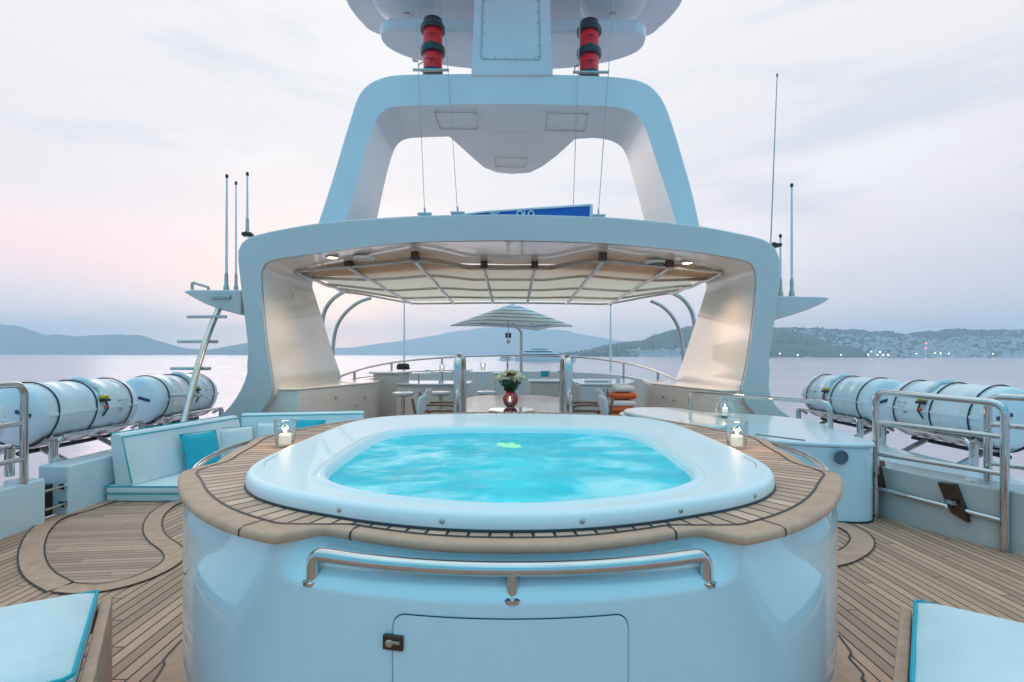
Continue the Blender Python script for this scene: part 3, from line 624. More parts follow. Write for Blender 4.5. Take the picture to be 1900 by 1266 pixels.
# upper platform, a broad dish-bottomed tray with two domed radar housings
zu = P(950, 62, 9.0).z+.85
up = [G(x, y, zu) for x, y in [(700, 68), (672, 48), (655, 28), (645, 12), (638, -8), (634, -40), (640, -120), (700, -260), (950, -330), (1200, -260), (1265, -120), (1273, -40), (1270, -8), (1262, 14), (1246, 35), (1225, 55), (1196, 74), (1100, 100), (950, 108), (800, 98)]]
sp = spline(up, 6, closed=True); cu = Vector((0, sum(p.y for p in sp)/len(sp), zu))
uu = MB(); uu.loft([[cu.lerp(p, k)+Vector((0, 0, dz_)) for p in sp] for k, dz_ in ((.55, -.02), (.86, .0), (.9, .03), (1, .06), (1.0, .16), (.96, .22), (.4, .24))], caps=True); uu.build('upper_platform', 'gelm', mt, ang=40)
for s_ in (-1, 1):
    c = G(950+s_*195-(0 if s_ < 0 else 8), 12, zu-.05); dm = MB(); dm.lathe([(.001, -.14), (.30, -.13), (.52, -.07), (.62, .02), (.64, .1)], c, 36); dome = dm.build('radome', 'gelm', mt)
    MB().lathe([(.05, -.165), (.05, -.13)], c, 20).build('vent', 'satin', dome)
    MB().box(Vector((c.x-s_*.05, c.y+.55, zl+.35)), (.10, .10, .5)).build('strut', 'satin', mt, bevel=.01)
    b = P(803 if s_ < 0 else 1093, 137 if s_ < 0 else 141, 8.62); nl = thing('navigation_light', b, ('left' if s_ < 0 else 'right')+' one of the two stacked red lights with black bands on the mast arch', 'navigation light', 'red stacked lights on the mast arch')
    k_ = .86
    def lz(prof, z): return MB().lathe([(a*k_, c*k_) for a, c in prof], b+Vector((0, 0, z*k_)), 24)
    for z_ in (.03, .52):
        ln = lz([(.18, 0), (.185, .05), (.185, .15), (.178, .16), (.178, .19), (.185, .20), (.18, .34)], z_).build('lens', 'red', nl)
        MB().lathe([(.10, -.05), (.10, .05)], b+Vector((0, -.06, (z_+.12)*k_)), 12).build('lamp_core', 'dark', ln)
    lz([(.19, 0), (.235, .02), (.245, .07), (.235, .14), (.19, .17)], .35).box(b+Vector((0, -.20, .37)), (.04, .03, .14)).build('band', 'black', nl)
    lz([(.18, -.01), (.24, .0), (.245, .07), (.215, .12), (.19, .14), (.18, .22), (.15, .23)], .82).build('cap', 'black', nl)
    lz([(.20, -.06), (.20, .04)], 0).build('base', 'black', nl)
    MB().tube([b+Vector((-.16, 0, .02)), b+Vector((-.24, 0, .07)), b+Vector((-.24, 0, .15)), b+Vector((-.16, 0, .2))], .01, 6).build('bracket', 'black', nl)
    MB().box(b+Vector((0, -.2, -.05)), (.60, .05, .03)).build('tray', 'satin', nl, bevel=.006)
for px0, px1, yy, yt, lab in ((788, 770, 397, -20, 'outer left'), (849, 821, 395, -20, 'inner left'), (1063, 1078, 397, -20, 'inner right'), (1110, 1140, 400, -20, 'outer right')):
    a, b = P(px0, yy, 8.6), P(px1, yt, 7.9); t_ = thing('halyard', a, lab+' one of the thin cables running from the roof up past the mast arch', 'cable', 'thin cables up to the mast')
    MB().tube([a, b], .006, 6).build('cable', 'satin', t_); MB().box(a, (.24, .06, .03)).box(a-Vector((0, 0, .22)), (.20, .05, .42)).box(a+Vector((0, 0, .05)), (.03, .03, .1)).build('cleat', 'satin', t_, bevel=.005)

# ============================================================ CANOPY
cn = thing('bimini_canopy', (0, 10, 2.8), 'beige canvas canopy on a steel tube frame stretched behind the arch', 'canopy')
def cp(u, v):
    s = abs(u); Yf = lerp(s, [(0, 9.0), (.22, 8.9), (.33, 8.3), (.42, 7.95), (.6, 8.1), (1, 8.12)])
    Yb = 13.4 if s < .72 else 13.4-2.4*sm(s, .70, 1.05)*1.15
    Y = Yf+(Yb-Yf)*v
    X = u*3.38; z = 2.80+.20*(1-s**1.7)*(1-.75*sm(v, .05, 1.0)) - .02*math.sin(v*math.pi*3)**2
    return Vector((X-.05, Y, z+.0))
cv_ = MB(); NU, NV = 60, 26
cv_.loft([[cp(-1+2*i/NU, j/NV)+Vector((0, 0, .03-.03*abs(math.sin(j/NV*math.pi*4)))) for i in range(NU+1)] for j in range(NV+1)], closed=False)
o = cv_.build('canvas', 'canvas', cn, ang=180); sd = o.modifiers.new('th', 'SOLIDIFY'); sd.thickness = .008
for j in (0, .25, .5, .75, 1.0): MB().tube([cp(-1+2*i/40, j)-Vector((0, 0, .035)) for i in range(41)], .026, 8).build('cross_tube', 'satin', cn)
for u in (-1, -.75, -.43, -.13, .13, .43, .75, 1):
    MB().tube([cp(u, j/20)-Vector((0, 0, .05)) for j in range(21)], .032, 8).build('frame_tube', 'satin', cn)
    if abs(u) < 1:
        q = cp(u, 0.0); MB().box(q+Vector((0, 0, .02)), (.12, .16, .12)).build('bracket', 'brown', cn, bevel=.01)
for L_, Y in (([(646, 538), (632, 545), (617, 556), (605, 572), (599, 592), (596, 630), (594, 690)], 10.6), ([(689, 553), (668, 560), (648, 574), (631, 594), (621, 620), (617, 660), (616, 700)], 12.1),
              ([(1250, 545), (1264, 553), (1276, 566), (1285, 584), (1290, 620), (1293, 690)], 10.6), ([(1206, 558), (1226, 567), (1243, 582), (1256, 602), (1264, 628), (1268, 665), (1269, 700)], 12.1)):
    MB().tube(spline([P(x, y, Y) for x, y in L_], 6), .042, 10).build('side_hoop', 'satin', cn)

# ============================================================ cabinets under the arch legs
def poly_unit(name, label, cat, top, z0, z1, mtop='cream', mbody='cream', over=.02, bevel=.02):
    c = Vector((sum(p[0] for p in top)/len(top), sum(p[1] for p in top)/len(top), z0)); t_ = thing(name, c, label, cat)
    MB().prism(top, z0, z1-.03).build('body', mbody, t_, bevel=bevel)
    big = [(c.x+(p[0]-c.x)*(1+over), c.y+(p[1]-c.y)*(1+over)) for p in top]
    MB().prism(big, z1-.03, z1).build('top', mtop, t_, bevel=.012); return t_
cl = poly_unit('side_cabinet', 'low white cabinet with flat top against the left arch leg', 'cabinet', [(-3.15, 7.55), (-2.52, 9.45), (-2.62, 10.3), (-3.6, 10.3), (-3.6, 7.5)], 0, .95)
cr = poly_unit('side_cabinet', 'low white cabinet with flat top and two round knobs against the right arch leg', 'cabinet', [(2.55, 9.3), (3.06, 7.5), (3.55, 7.45), (3.55, 10.3), (2.65, 10.3)], 0, .95)
for px, py, t_ in ((622, 738, cl), (676, 738, cl), (660, 752, cl), (1232, 737, cr), (1252, 743, cr)):
    a, b = ray(px, py); s_ = -1 if px < 950 else 1
    Y = 8.6 if s_ < 0 else 8.3
    A, B = ((-3.15, 7.55), (-2.52, 9.45)) if s_ < 0 else ((3.06, 7.5), (2.55, 9.3))
    k = (A[0]-a*A[1])/(a*(B[1]-A[1])-(B[0]-A[0])); X, Y = A[0]+(B[0]-A[0])*k, A[1]+(B[1]-A[1])*k
    MB().sphere((X-s_*.02, Y, CH+b*Y), .022, 8).build('knob', 'satin', t_)
def flamelight(q, e):
    l = bpy.data.lights.new('flame_glow', 'POINT'); l.energy = e; l.color = (1, .6, .28); l.shadow_soft_size = .02
    o = bpy.data.objects.new('flame_glow', l); COL.objects.link(o); o.location = q; return o
for px, py, e in ((683, 762, 6), (742, 768, 4), (1290, 757, 0)):
    if e:
        q = G(px, py, .12); t_ = thing('step_light', q, 'small glowing floor light at the foot of the bar, '+('near the left cabinet' if px < 700 else 'beside the nearest bar stool'), 'light')
        MB().sphere(q, .035, 10).build('lens', 'stepl', t_); MB().box(q+Vector((0, .05, -.06)), (.05, .05, .11)).build('housing', 'satin', t_, bevel=.005); l_ = flamelight(q-Vector((0, .08, 0)), e); l_.parent = t_; l_.matrix_parent_inverse = Matrix.Translation(-t_.location)

# ============================================================ after-deck furniture
# bar
bar = thing('bar_counter', (-1.8, 10, 0), 'curved white bar counter with raised glass shelf beyond the left handrail', 'bar counter')
MB().prism([(-2.85, 10.5), (-2.30, 10.3), (-2.2, 11.0), (-2.85, 11.2)], 0, 1.06).build('end_block', 'cream', bar, bevel=.03)
MB().prism([(-2.92, 10.42), (-2.25, 10.22), (-2.15, 11.05), (-2.9, 11.3)], 1.06, 1.10).build('block_top', 'gelm', bar, bevel=.015)
front_ = [(-2.25, 9.95), (-1.7, 9.85), (-1.2, 9.9), (-.92, 10.05)]; back_ = [(-.92, 10.9), (-2.25, 10.9)]
MB().prism([(x, y, 0) for x, y in front_]+back_, 0, .86).build('fascia', 'cream', bar, bevel=.02)
MB().prism([(-2.24, 9.88), (-1.7, 9.76), (-1.15, 9.82), (-.84, 10.0), (-.84, 10.95), (-2.24, 10.95)], .86, .90).build('worktop', 'gel', bar, bevel=.015)
MB().tube([(-2.25, 10.9, .72), (-1.7, 9.82, .34), (-.92, 10.02, .34)], .003, 4).build('seam', 'dark', bar)
gs = MB(); gs.prism([(-2.2, 10.65), (-.95, 10.6), (-.95, 10.95), (-2.2, 11.0)], 1.06, 1.085); gs.build('glass_shelf', 'glass', bar)
for x in (-1.95, -1.45, -1.10): MB().tube([(x, 10.7, .9), (x, 10.7, 1.06)], .018, 8).build('shelf_post', 'satin', bar)
MB().prism([(-1.25, 10.45), (-.86, 10.5), (-.86, 10.9), (-1.25, 10.9)], 1.03, 1.12).build('raised_shelf', 'gelm', bar, bevel=.015)
tp = MB(); tp.tube(spline([(-1.45, 10.3, .9), (-1.45, 10.3, 1.02), (-1.62, 10.25, 1.12), (-1.72, 10.22, 1.14)], 6), .012, 8).box((-1.45, 10.3, .93), (.05, .05, .1)); tp.build('tap', 'steel', bar)
tag(MB().lathe([(.12, 0), (.14, .02), (.13, .10), (.09, .13)], P(748, 686, 10.7), 16).build('serving_bowl', 'dark'), 'dark round bowl standing on the bar top left of the stools', 'bowl')
# stools
def stool(px, py, Y, label):
    q = P(px, py, Y); t_ = thing('bar_stool', (q.x, Y, 0), label, 'bar stool', 'white topped bar stools along the bar')
    MB().lathe([(.05, q.z-.09), (.16, q.z-.07), (.19, q.z-.04), (.19, q.z-.01), (.15, q.z), (.001, q.z+.005)], (q.x, Y, 0), 24).build('seat', 'gelm', t_)
    MB().lathe([(.20, 0), (.20, .012), (.05, .03), (.04, .05), (.032, .08), (.032, q.z-.09)], (q.x, Y, 0), 16).build('pedestal', 'satin', t_)
stool(748, 727, 9.1, 'round topped bar stool in front of the bar, nearest the left arch leg')
stool(818, 726, 9.3, 'bar stool partly hidden behind the left chrome handrail'); stool(904, 726, 9.5, 'bar stool at the right end of the bar, just left of the flowers')
# dining table, tray, chairs
tb = thing('dining_table', (0, 7.4, 0), 'large rounded pale wood dining table between the two chrome handrails', 'table')
tpo = [(-.62, 6.2), (-.75, 7.0), (-.80, 7.8), (-.66, 8.6), (-.30, 8.98), (.35, 8.98), (.72, 8.6), (.86, 7.8), (.80, 7.0), (.66, 6.2), (.30, 5.95), (-.26, 5.95)]
MB().prism([(p.x, p.y) for p in spline([(x, y, 0) for x, y in tpo], 5, closed=True)], .71, .75).build('tabletop', 'pinkwood', tb, bevel=.012)
MB().lathe([(.35, 0), (.35, .03), (.09, .06), (.08, .71)], (0, 7.4, 0), 20).build('pedestal', 'satin', tb)
q = G(950, 760, .77); MB_ = MB().lathe([(.28, .0), (.29, .012), (.28, .02), (.001, .024)], (q.x, q.y, .752), 32); tag(MB_.build('serving_tray', 'steel'), 'round silvery tray on the near end of the dining table under the flowers', 'tray')
vq = Vector((G(947, 757, .776).x, G(947, 757, .776).y+.12, .776))
vs = thing('flower_vase', vq, 'round red glass vase of cream and dark red roses on the table', 'vase')
MB().lathe([(.05, 0), (.09, .04), (.105, .10), (.095, .15), (.06, .19), (.065, .2)], vq, 24).build('vase', 'vase', vs)
fl = MB(); lf = MB(); rf = MB()
for k in range(60):
    a = random.uniform(0, 6.28); e = random.uniform(0, 1); r_ = .17*math.sqrt(random.random()); c = vq+Vector((math.cos(a)*r_, math.sin(a)*r_, .33+.09*(1-(r_/.17)**2)*1.2-random.random()*.02))
    if k < 26: 
        (rf if k % 7 == 0 else fl).sphere(c+Vector((0, -.03, .045)), random.uniform(.034, .046), 8, (1, 1, .8))
for k in range(320):
    a = random.uniform(0, 6.28); r_ = .16*random.random()**.5; z = random.uniform(.14, .35); r_ *= (z-.10)/.26; c = vq+Vector((math.cos(a)*r_, math.sin(a)*r_, z)); u = Vector((random.gauss(0, 1), random.gauss(0, 1), random.gauss(0, 1))).normalized(); v = u.orthogonal().normalized()
    lf.add([c-u*.03, c+v*.013, c+u*.03, c-v*.013], [(0, 1, 2, 3)])
fl.build('roses', 'petal', vs); rf.build('dark_roses', 'rpetal', vs); lf.build('foliage', 'leaf', vs, smooth=False)
def chair(x, y, s_, label, w_=.5):
    t_ = thing('dining_chair', (x, y, 0), label, 'chair', 'wooden dining chairs round the table')
    sp_ = MB(); sp_.box((x, y, .45), (.48, .46, .09)); sp_.build('seat', 'fabp', t_, bevel=.03)
    bk = MB(); bk.box((x+s_*.25, y, .70), (.06, .44, .42), axes=((1, 0, s_*.18), (0, 1, 0), (-s_*.18, 0, 1))); bk.build('backrest', 'fabp', t_, bevel=.03)
    for i in (-1, 1):
        MB().tube([(x+s_*.22, y+i*.22, 0), (x+s_*.24, y+i*.22, .45), (x+s_*.32, y+i*.22, .88)], [.02, .022, .016], 8).build('rear_leg', 'wood', t_)
        MB().tube([(x-s_*.20, y+i*.22, 0), (x-s_*.21, y+i*.22, .43)], .02, 8).build('front_leg', 'wood', t_)
        MB().tube(spline([(x-s_*.20, y+i*.24, .43), (x-s_*.22, y+i*.25, .64), (x, y+i*.25, .67), (x+s_*.27, y+i*.23, .66)], 5), .018, 8).build('armrest', 'wood', t_)
chair(-.98, 6.9, -1, 'dining chair left of the table, nearer the tub beside the left handrail'); chair(1.0, 6.9, 1, 'dining chair right of the table, nearer the tub beside the right handrail')
chair(-1.12, 8.2, -1, 'dining chair left of the table, the farther one, by the bar'); chair(1.18, 8.2, 1, 'dining chair right of the table, the farther one, by the white cabinet')
t_ = thing('dining_chair', (-.05, 9.55, 0), 'cream chair at the far head of the table behind the flowers', 'chair', 'wooden dining chairs round the table')
MB().box((-.05, 9.5, .45), (.5, .46, .09)).build('seat', 'fabp', t_, bevel=.03); MB().box((-.05, 9.75, .78), (.52, .07, .5)).build('backrest', 'fabp', t_, bevel=.03)
for i in (-1, 1):
    for j in (-1, 1): MB().tube([(-.05+i*.22, 9.5+j*.2, 0), (-.05+i*.22, 9.5+j*.2, .44)], .02, 8).build('leg', 'wood', t_)
# centre cabinet, aft sofa, right cabinets
poly_unit('aft_cabinet', 'white upright cabinet behind the flowers next to the umbrella pole', 'cabinet', [(-.42, 11.6), (.20, 11.6), (.20, 12.1), (-.42, 12.1)], 0, 1.04, 'gelm', 'cream')
sf = thing('aft_sofa', (1.0, 11.6, 0), 'white sofa unit with turquoise cushions beyond the right handrail', 'sofa')
MB().prism([(.38, 11.0), (1.36, 11.0), (1.36, 11.8), (.38, 11.8)], 0, .86).build('base', 'cream', sf, bevel=.03)
MB().prism([(.36, 10.96), (1.38, 10.96), (1.38, 11.84), (.36, 11.84)], .86, .90).build('top', 'gelm', sf, bevel=.015)
def pillow(c, w_, h_, th, rz, tilt, m_, label, cat='cushion', pip=None, group=None):
    t_ = thing('cushion', c, label, cat, group); mb = MB(); N = 12; mt_ = Matrix.Translation(c) @ Matrix.Rotation(rz, 4, 'Z') @ Matrix.Rotation(tilt, 4, 'X')
    for sgn in (-1, 1):
        rows = [[mt_ @ Vector(((-.5+i/N)*w_*(1-.08*(1-abs(2*j/N-1)**2)*abs(2*i/N-1)**4), sgn*th/2*(max(0, (1-(2*i/N-1)**4))*max(0, (1-(2*j/N-1)**4)))**.5, (-.5+j/N)*h_*(1-.08*(1-abs(2*i/N-1)**2)*abs(2*j/N-1)**4))) for i in range(N+1)] for j in range(N+1)]
        mb.loft(rows, closed=False)
    mb.build('cover', m_, t_, ang=180)
    if pip:
        e = [(-.5, -.5), (.5, -.5), (.5, .5), (-.5, .5)]; pts = [mt_ @ Vector((x*w_, 0, z*h_)) for x, z in e]; MB().tube(pts, .006, 6, closed=True).build('piping', pip, t_)
    return t_
pillow(Vector(P(1012, 694, 11.3)), .22, .14, .10, 0, -.2, 'turq', 'small turquoise cushion on the aft sofa, left of the white one'); pillow(Vector(P(1028, 696, 11.25)), .26, .12, .08, 0, -.2, 'fabric', 'small white cushion between two turquoise ones on the aft sofa'); pillow(Vector(P(1044, 694, 11.3)), .22, .14, .10, 0, -.2, 'turq', 'small turquoise cushion on the aft sofa, right of the white one')
rc = thing('corner_cabinet', (2.2, 9.5, 0), 'tall pale curved cabinet unit with doors right of the right handrail', 'cabinet')
rcp = [(1.28, 9.6), (1.95, 9.55), (2.25, 9.95), (2.6, 10.9), (2.6, 11.6), (1.28, 11.6)]
MB().prism(rcp, 0, .88).build('body', 'gelm', rc, bevel=.02); MB().prism([(x*1.015-.02, y*1.0-.03) for x, y in rcp], .88, .92).build('top', 'gel', rc, bevel=.015)
MB().box((1.78, 9.555, .44), (.004, .012, .8)).build('door_gap', 'dark', rc)
for z in (.78, .16): MB().sphere((1.78, 9.54, z), .018, 8).build('hinge', 'satin', rc)
MB().box((2.06, 9.67, .60), (.02, .02, .06), rot=.9).build('handle', 'dark', rc)
MB().box((1.70, 10.4, .935), (.5, .35, .03)).build('hob', 'gel', rc, bevel=.01)
MB().lathe([(.05, .92), (.05, 1.0), (.03, 1.04)], (2.2, 10.6, 0), 12).build('dispenser', 'gelm', rc)
# orange life jackets stack
st_ = thing('locker_stool', (G(1150, 768, .2).x, 9.05, 0), 'tan padded box on deck under the stacked orange and white bundles', 'box'); X0 = P(1152, 760, 9.05).x
MB().box((X0, 9.05, .22), (.44, .36, .44)).build('box', 'amber', st_, bevel=.04)
for k, (m_, z, wd, lab) in enumerate((('orange', .50, .46, 'lower orange folded bundle in the stack right of the cabinets'), ('fabric', .61, .44, 'white folded towel between the two orange bundles'), ('orange', .74, .46, 'upper orange folded bundle in the stack right of the cabinets'), ('fabric', .87, .36, 'white folded towel on top of the orange bundles'))):
    mb = MB(); mb.box((X0+.01*k, 9.05, z), (wd, .34, .11)); tag(mb.build('folded_bundle', m_, bevel=.05, seg=4), lab, 'bundle')
# umbrella
um = thing('striped_umbrella', P(967, 690, 14.4), 'square striped cantilever umbrella open above the far end of the deck', 'umbrella')
ua = P(951, 566, 13.9); ue = [P(833, 608, 13.4), P(875, 617, 12.9), P(1057, 612, 13.4), P(1020, 606, 14.8)]
za = ua.z; zb_ = P(840, 607, 13.9).z; hw = 1.62; cx = ua.x
rr_ = [Vector((cx-hw, 13.9-.6, 0)), Vector((cx-.75, 13.9-1.7, 0)), Vector((cx+hw-.05, 13.9-.5, 0)), Vector((cx+.75, 13.9+1.7, 0))]
uc = MB(); nseg = 14; rings = []
for k in range(nseg+1):
    t__ = k/nseg; ringp = []
    for i in range(4):
        for j in range(10):
            e = rr_[i].lerp(rr_[(i+1) % 4], j/10); f_ = .05+.95*t__; z = za+(zb_-za)*t__**1.05-(.05*math.sin(j/10*math.pi)*-1)*t__*.8
            ringp.append(Vector((cx+(e.x-cx)*f_, 13.9+(e.y-13.9)*f_, z)))
    rings.append(ringp)
uc.loft(rings, caps=False); o = uc.build('canvas', 'umb', um, ang=20); sd = o.modifiers.new('th', 'SOLIDIFY'); sd.thickness = .012
MB().lathe([(.05, -.02), (.05, .05), (.02, .08)], ua, 12).build('finial', 'gelm', um)
MB().tube([P(967, 700, 14.2), P(967, 615, 14.2)], .045, 12).build('pole', 'satin', um)
MB().tube([P(967, 616, 14.2), P(951, 600, 13.95)], .03, 8).build('arm', 'satin', um)
for i in range(4): MB().tube([Vector((cx, 13.9, za-.05)), Vector((rr_[i].x, rr_[i].y, zb_+.0))], .014, 6).build('rib', 'satin', um)
hl_ = thing('hanging_lantern', P(943, 612, 12.5), 'small black twin lamp hanging from the umbrella left of its pole', 'lantern'); q = P(943, 618, 12.5)
for s_ in (-1, 1): MB().lathe([(.035, -.12), (.035, 0)], q+Vector((s_*.04, 0, 0)), 10).build('shade', 'black', hl_)
MB().lathe([(.02, -.26), (.06, -.2), (.055, -.13)], q, 10).build('drop', 'steel', hl_); MB().tube([q, P(943, 596, 12.5)], .006, 6).build('cord', 'dark', hl_)
# aft bulwark and rail
abp = []; rlp = []
for px, Yc, yr, yw in ((600, 9.7, 712, 735), (640, 10.6, 695, 712), (690, 12.0, 680, 702), (750, 13.6, 670, 694), (820, 15.0, 664, 691), (885, 15.8, 661, 690), (950, 16.1, 660, 689.5), (1020, 15.9, 661, 690), (1085, 15.3, 664, 692), (1150, 14.0, 672, 697), (1200, 12.6, 683, 706), (1240, 11.2, 698, 716), (1275, 10.3, 716, 735)):
    rlp.append(P(px, yr, Yc)); abp.append(P(px, yw, Yc))
abs_ = spline(abp, 8); ab = thing('aft_bulwark', (0, 16, 0), 'low curved white bulwark round the far end of the deck', 'bulwark')
mb = MB(); th = []
inn = [Vector((p.x, p.y, 0)) for p in abs_]; out_ = [Vector((p.x*1.04, p.y+.14, p.z)) for p in abs_]
mb.loft([inn, abs_, out_, [Vector((p.x, p.y, -.1)) for p in out_]], closed=False); mb.build('wall', 'gelm', ab, ang=50)
rl = thing('aft_rail', (0, 16, .9), 'curved steel rail on posts round the far end of the deck', 'railing')
MB().tube(spline(rlp, 8), .026, 8).build('top_rail', 'satin', rl)
MB().tube([p+Vector((0, 0, .05)) for p in abs_[:40]], .016, 8).build('low_rail', 'satin', rl)
for px in (660, 727, 822, 945, 1060, 1158, 1222):
    k = min(range(len(spline(rlp, 8))), key=lambda i: abs(spline(rlp, 8)[i].x/spline(rlp, 8)[i].y-(px-950)/F)); a = spline(rlp, 8)[k]; b = abs_[k]; MB().tube([Vector((b.x, b.y, b.z-.05)), a], .03, 8).build('post', 'satin', rl)

# ============================================================ SIDE BULWARKS
def bulwark(name, label, pts, z0, z1, th, m_='gelm', cat='bulwark'):
    t_ = thing(name, (pts[0][0], pts[0][1], 0), label, cat); P_ = [Vector((x, y, 0)) for x, y in pts]; a = []; b = []
    for i, p in enumerate(P_):
        u = (P_[min(i+1, len(P_)-1)]-P_[max(i-1, 0)]).normalized(); nn = Vector((-u.y, u.x, 0))*th; a.append(p); b.append(p+nn)
    mb = MB(); mb.loft([[Vector((p.x, p.y, z0)) for p in a], [Vector((p.x, p.y, z1)) for p in a], [Vector((p.x, p.y, z1)) for p in b], [Vector((p.x, p.y, z0)) for p in b]], closed=False)
    n = len(a); mb.f += [(0, n, 2*n, 3*n), (n-1, 2*n-1, 3*n-1, 4*n-1)]
    return t_, mb.build('panel', m_, t_, bevel=.02)
bulwark('bulwark', 'white bulwark panel at the left edge of the picture under the barrier', [(-4.0, -3), (-4.0, 4.40)], 0, .385, .28)
bulwark('bulwark', 'white bulwark panel between the gap and the sun lounge sofa on the left', [(-4.0, 4.62), (-4.0, 5.3), (-4.0, 8.5)], 0, .44, .28)
gp_ = thing('gate_latches', (-4.1, 4.5, 0), 'steel hinge fittings in the narrow brown gap of the left bulwark', 'hinge')
MB().box((-4.2, 4.51, .14), (.12, .215, .28)).build('inner_panel', 'brown', gp_)
for z in (.10, .26): MB().tube([(-4.03, 4.42, z), (-4.03, 4.60, z)], .012, 8).box((-4.03, 4.60, z), (.05, .03, .05)).build('bolt', 'steel', gp_)
b1, bp1 = bulwark('bulwark', 'grey bulwark behind the steel barrier on the right', [(3.75, 3.72), (3.62, 3.92), (3.42, 4.35), (3.27, 4.80), (3.26, 5.4)], 0, .455, -.30, 'grey')
bulwark('bulwark', 'white bulwark block at the right edge of the picture beside the barrier', [(4.0, -3), (3.98, 3.0), (3.80, 3.70)], 0, .40, -.30)
MB().prism([(3.5, 4.5), (4.3, 3.7), (4.32, 8.4), (3.9, 8.4), (3.5, 5.6)], .30, .42).build('ledge', 'gelm', b1, bevel=.02)
def onwall(L_, off=.01):
    A, B = Vector((3.74, 3.74)), Vector((3.27, 4.80)); out = []
    for px, py in L_:
        a, b = ray(px, py); k = (A.x-a*A.y)/(a*(B.y-A.y)-(B.x-A.x)); q = A.lerp(B, k); out.append(Vector((q.x-off, q.y-off*.4, CH+b*q.y)))
    return out
for L_ in ([(1752, 893), (1783, 897), (1800, 940), (1808, 968), (1778, 950), (1765, 925)], [(1624, 852), (1636, 856), (1648, 905), (1624, 900)]):
    mb = MB(); q = onwall(L_, .085); mb.loft([q, [v+Vector((.12, .05, 0)) for v in q]], caps=True); mb.build('mirrored_gap', 'brown', b1)  # brown plate added for an open gap, teak reflection put into its colour
    mb = MB(); c_ = sum(q, Vector())/len(q)-Vector((.03, .02, 0)); mb.box(c_, (.03, .06, .03)).sphere(c_+Vector((-.02, .02, -.05)), .016, 8); mb.build('clasp', 'steel', b1)

# ============================================================ STEEL BARRIERS
def barrier(label, A, B, z0a, z0b, zta, ztb, bars, r=.028, open_end=False, rb=None):
    A, B = Vector(A), Vector(B); t_ = thing('steel_barrier', (A.x, A.y, z0a), label, 'barrier', None)
    pts = [(A.x, A.y, z0a), (A.x, A.y, zta), (B.x, B.y, ztb)]+([] if open_end else [(B.x, B.y, z0b)])
    MB().tube(fillet(pts, .10, 8), r, 14).build('frame', 'steel', t_)
    for za_, zb__ in bars: MB().tube([(A.x, A.y, za_), (B.x, B.y, zb__)], (rb or r*.72), 12).build('bar', 'steel', t_)
    return t_
barrier('steel barrier with three horizontal bars standing in front of the right life rafts', (3.27, 4.60), (3.66, 3.80), 0, 0, 1.13, 1.10, [(.86, .85), (.575, .575), (.265, .225)])
barrier('steel barrier running off the right edge of the picture', (3.72, 4.0), (4.15, 3.2), .42, .42, 1.14, 1.14, [(.92, .92), (.62, .62)], open_end=False)
barrier('steel barrier at the left edge of the picture standing on the bulwark', (-4.02, 4.22), (-4.02, 2.6), .385, .385, 1.20, 1.20, [(.88, .88), (.585, .585)])
barrier('low steel handrail standing on the white counter right of the tub', (2.42, 6.95), (3.36, 5.40), .69, .69, .945, .955, [], r=.024)

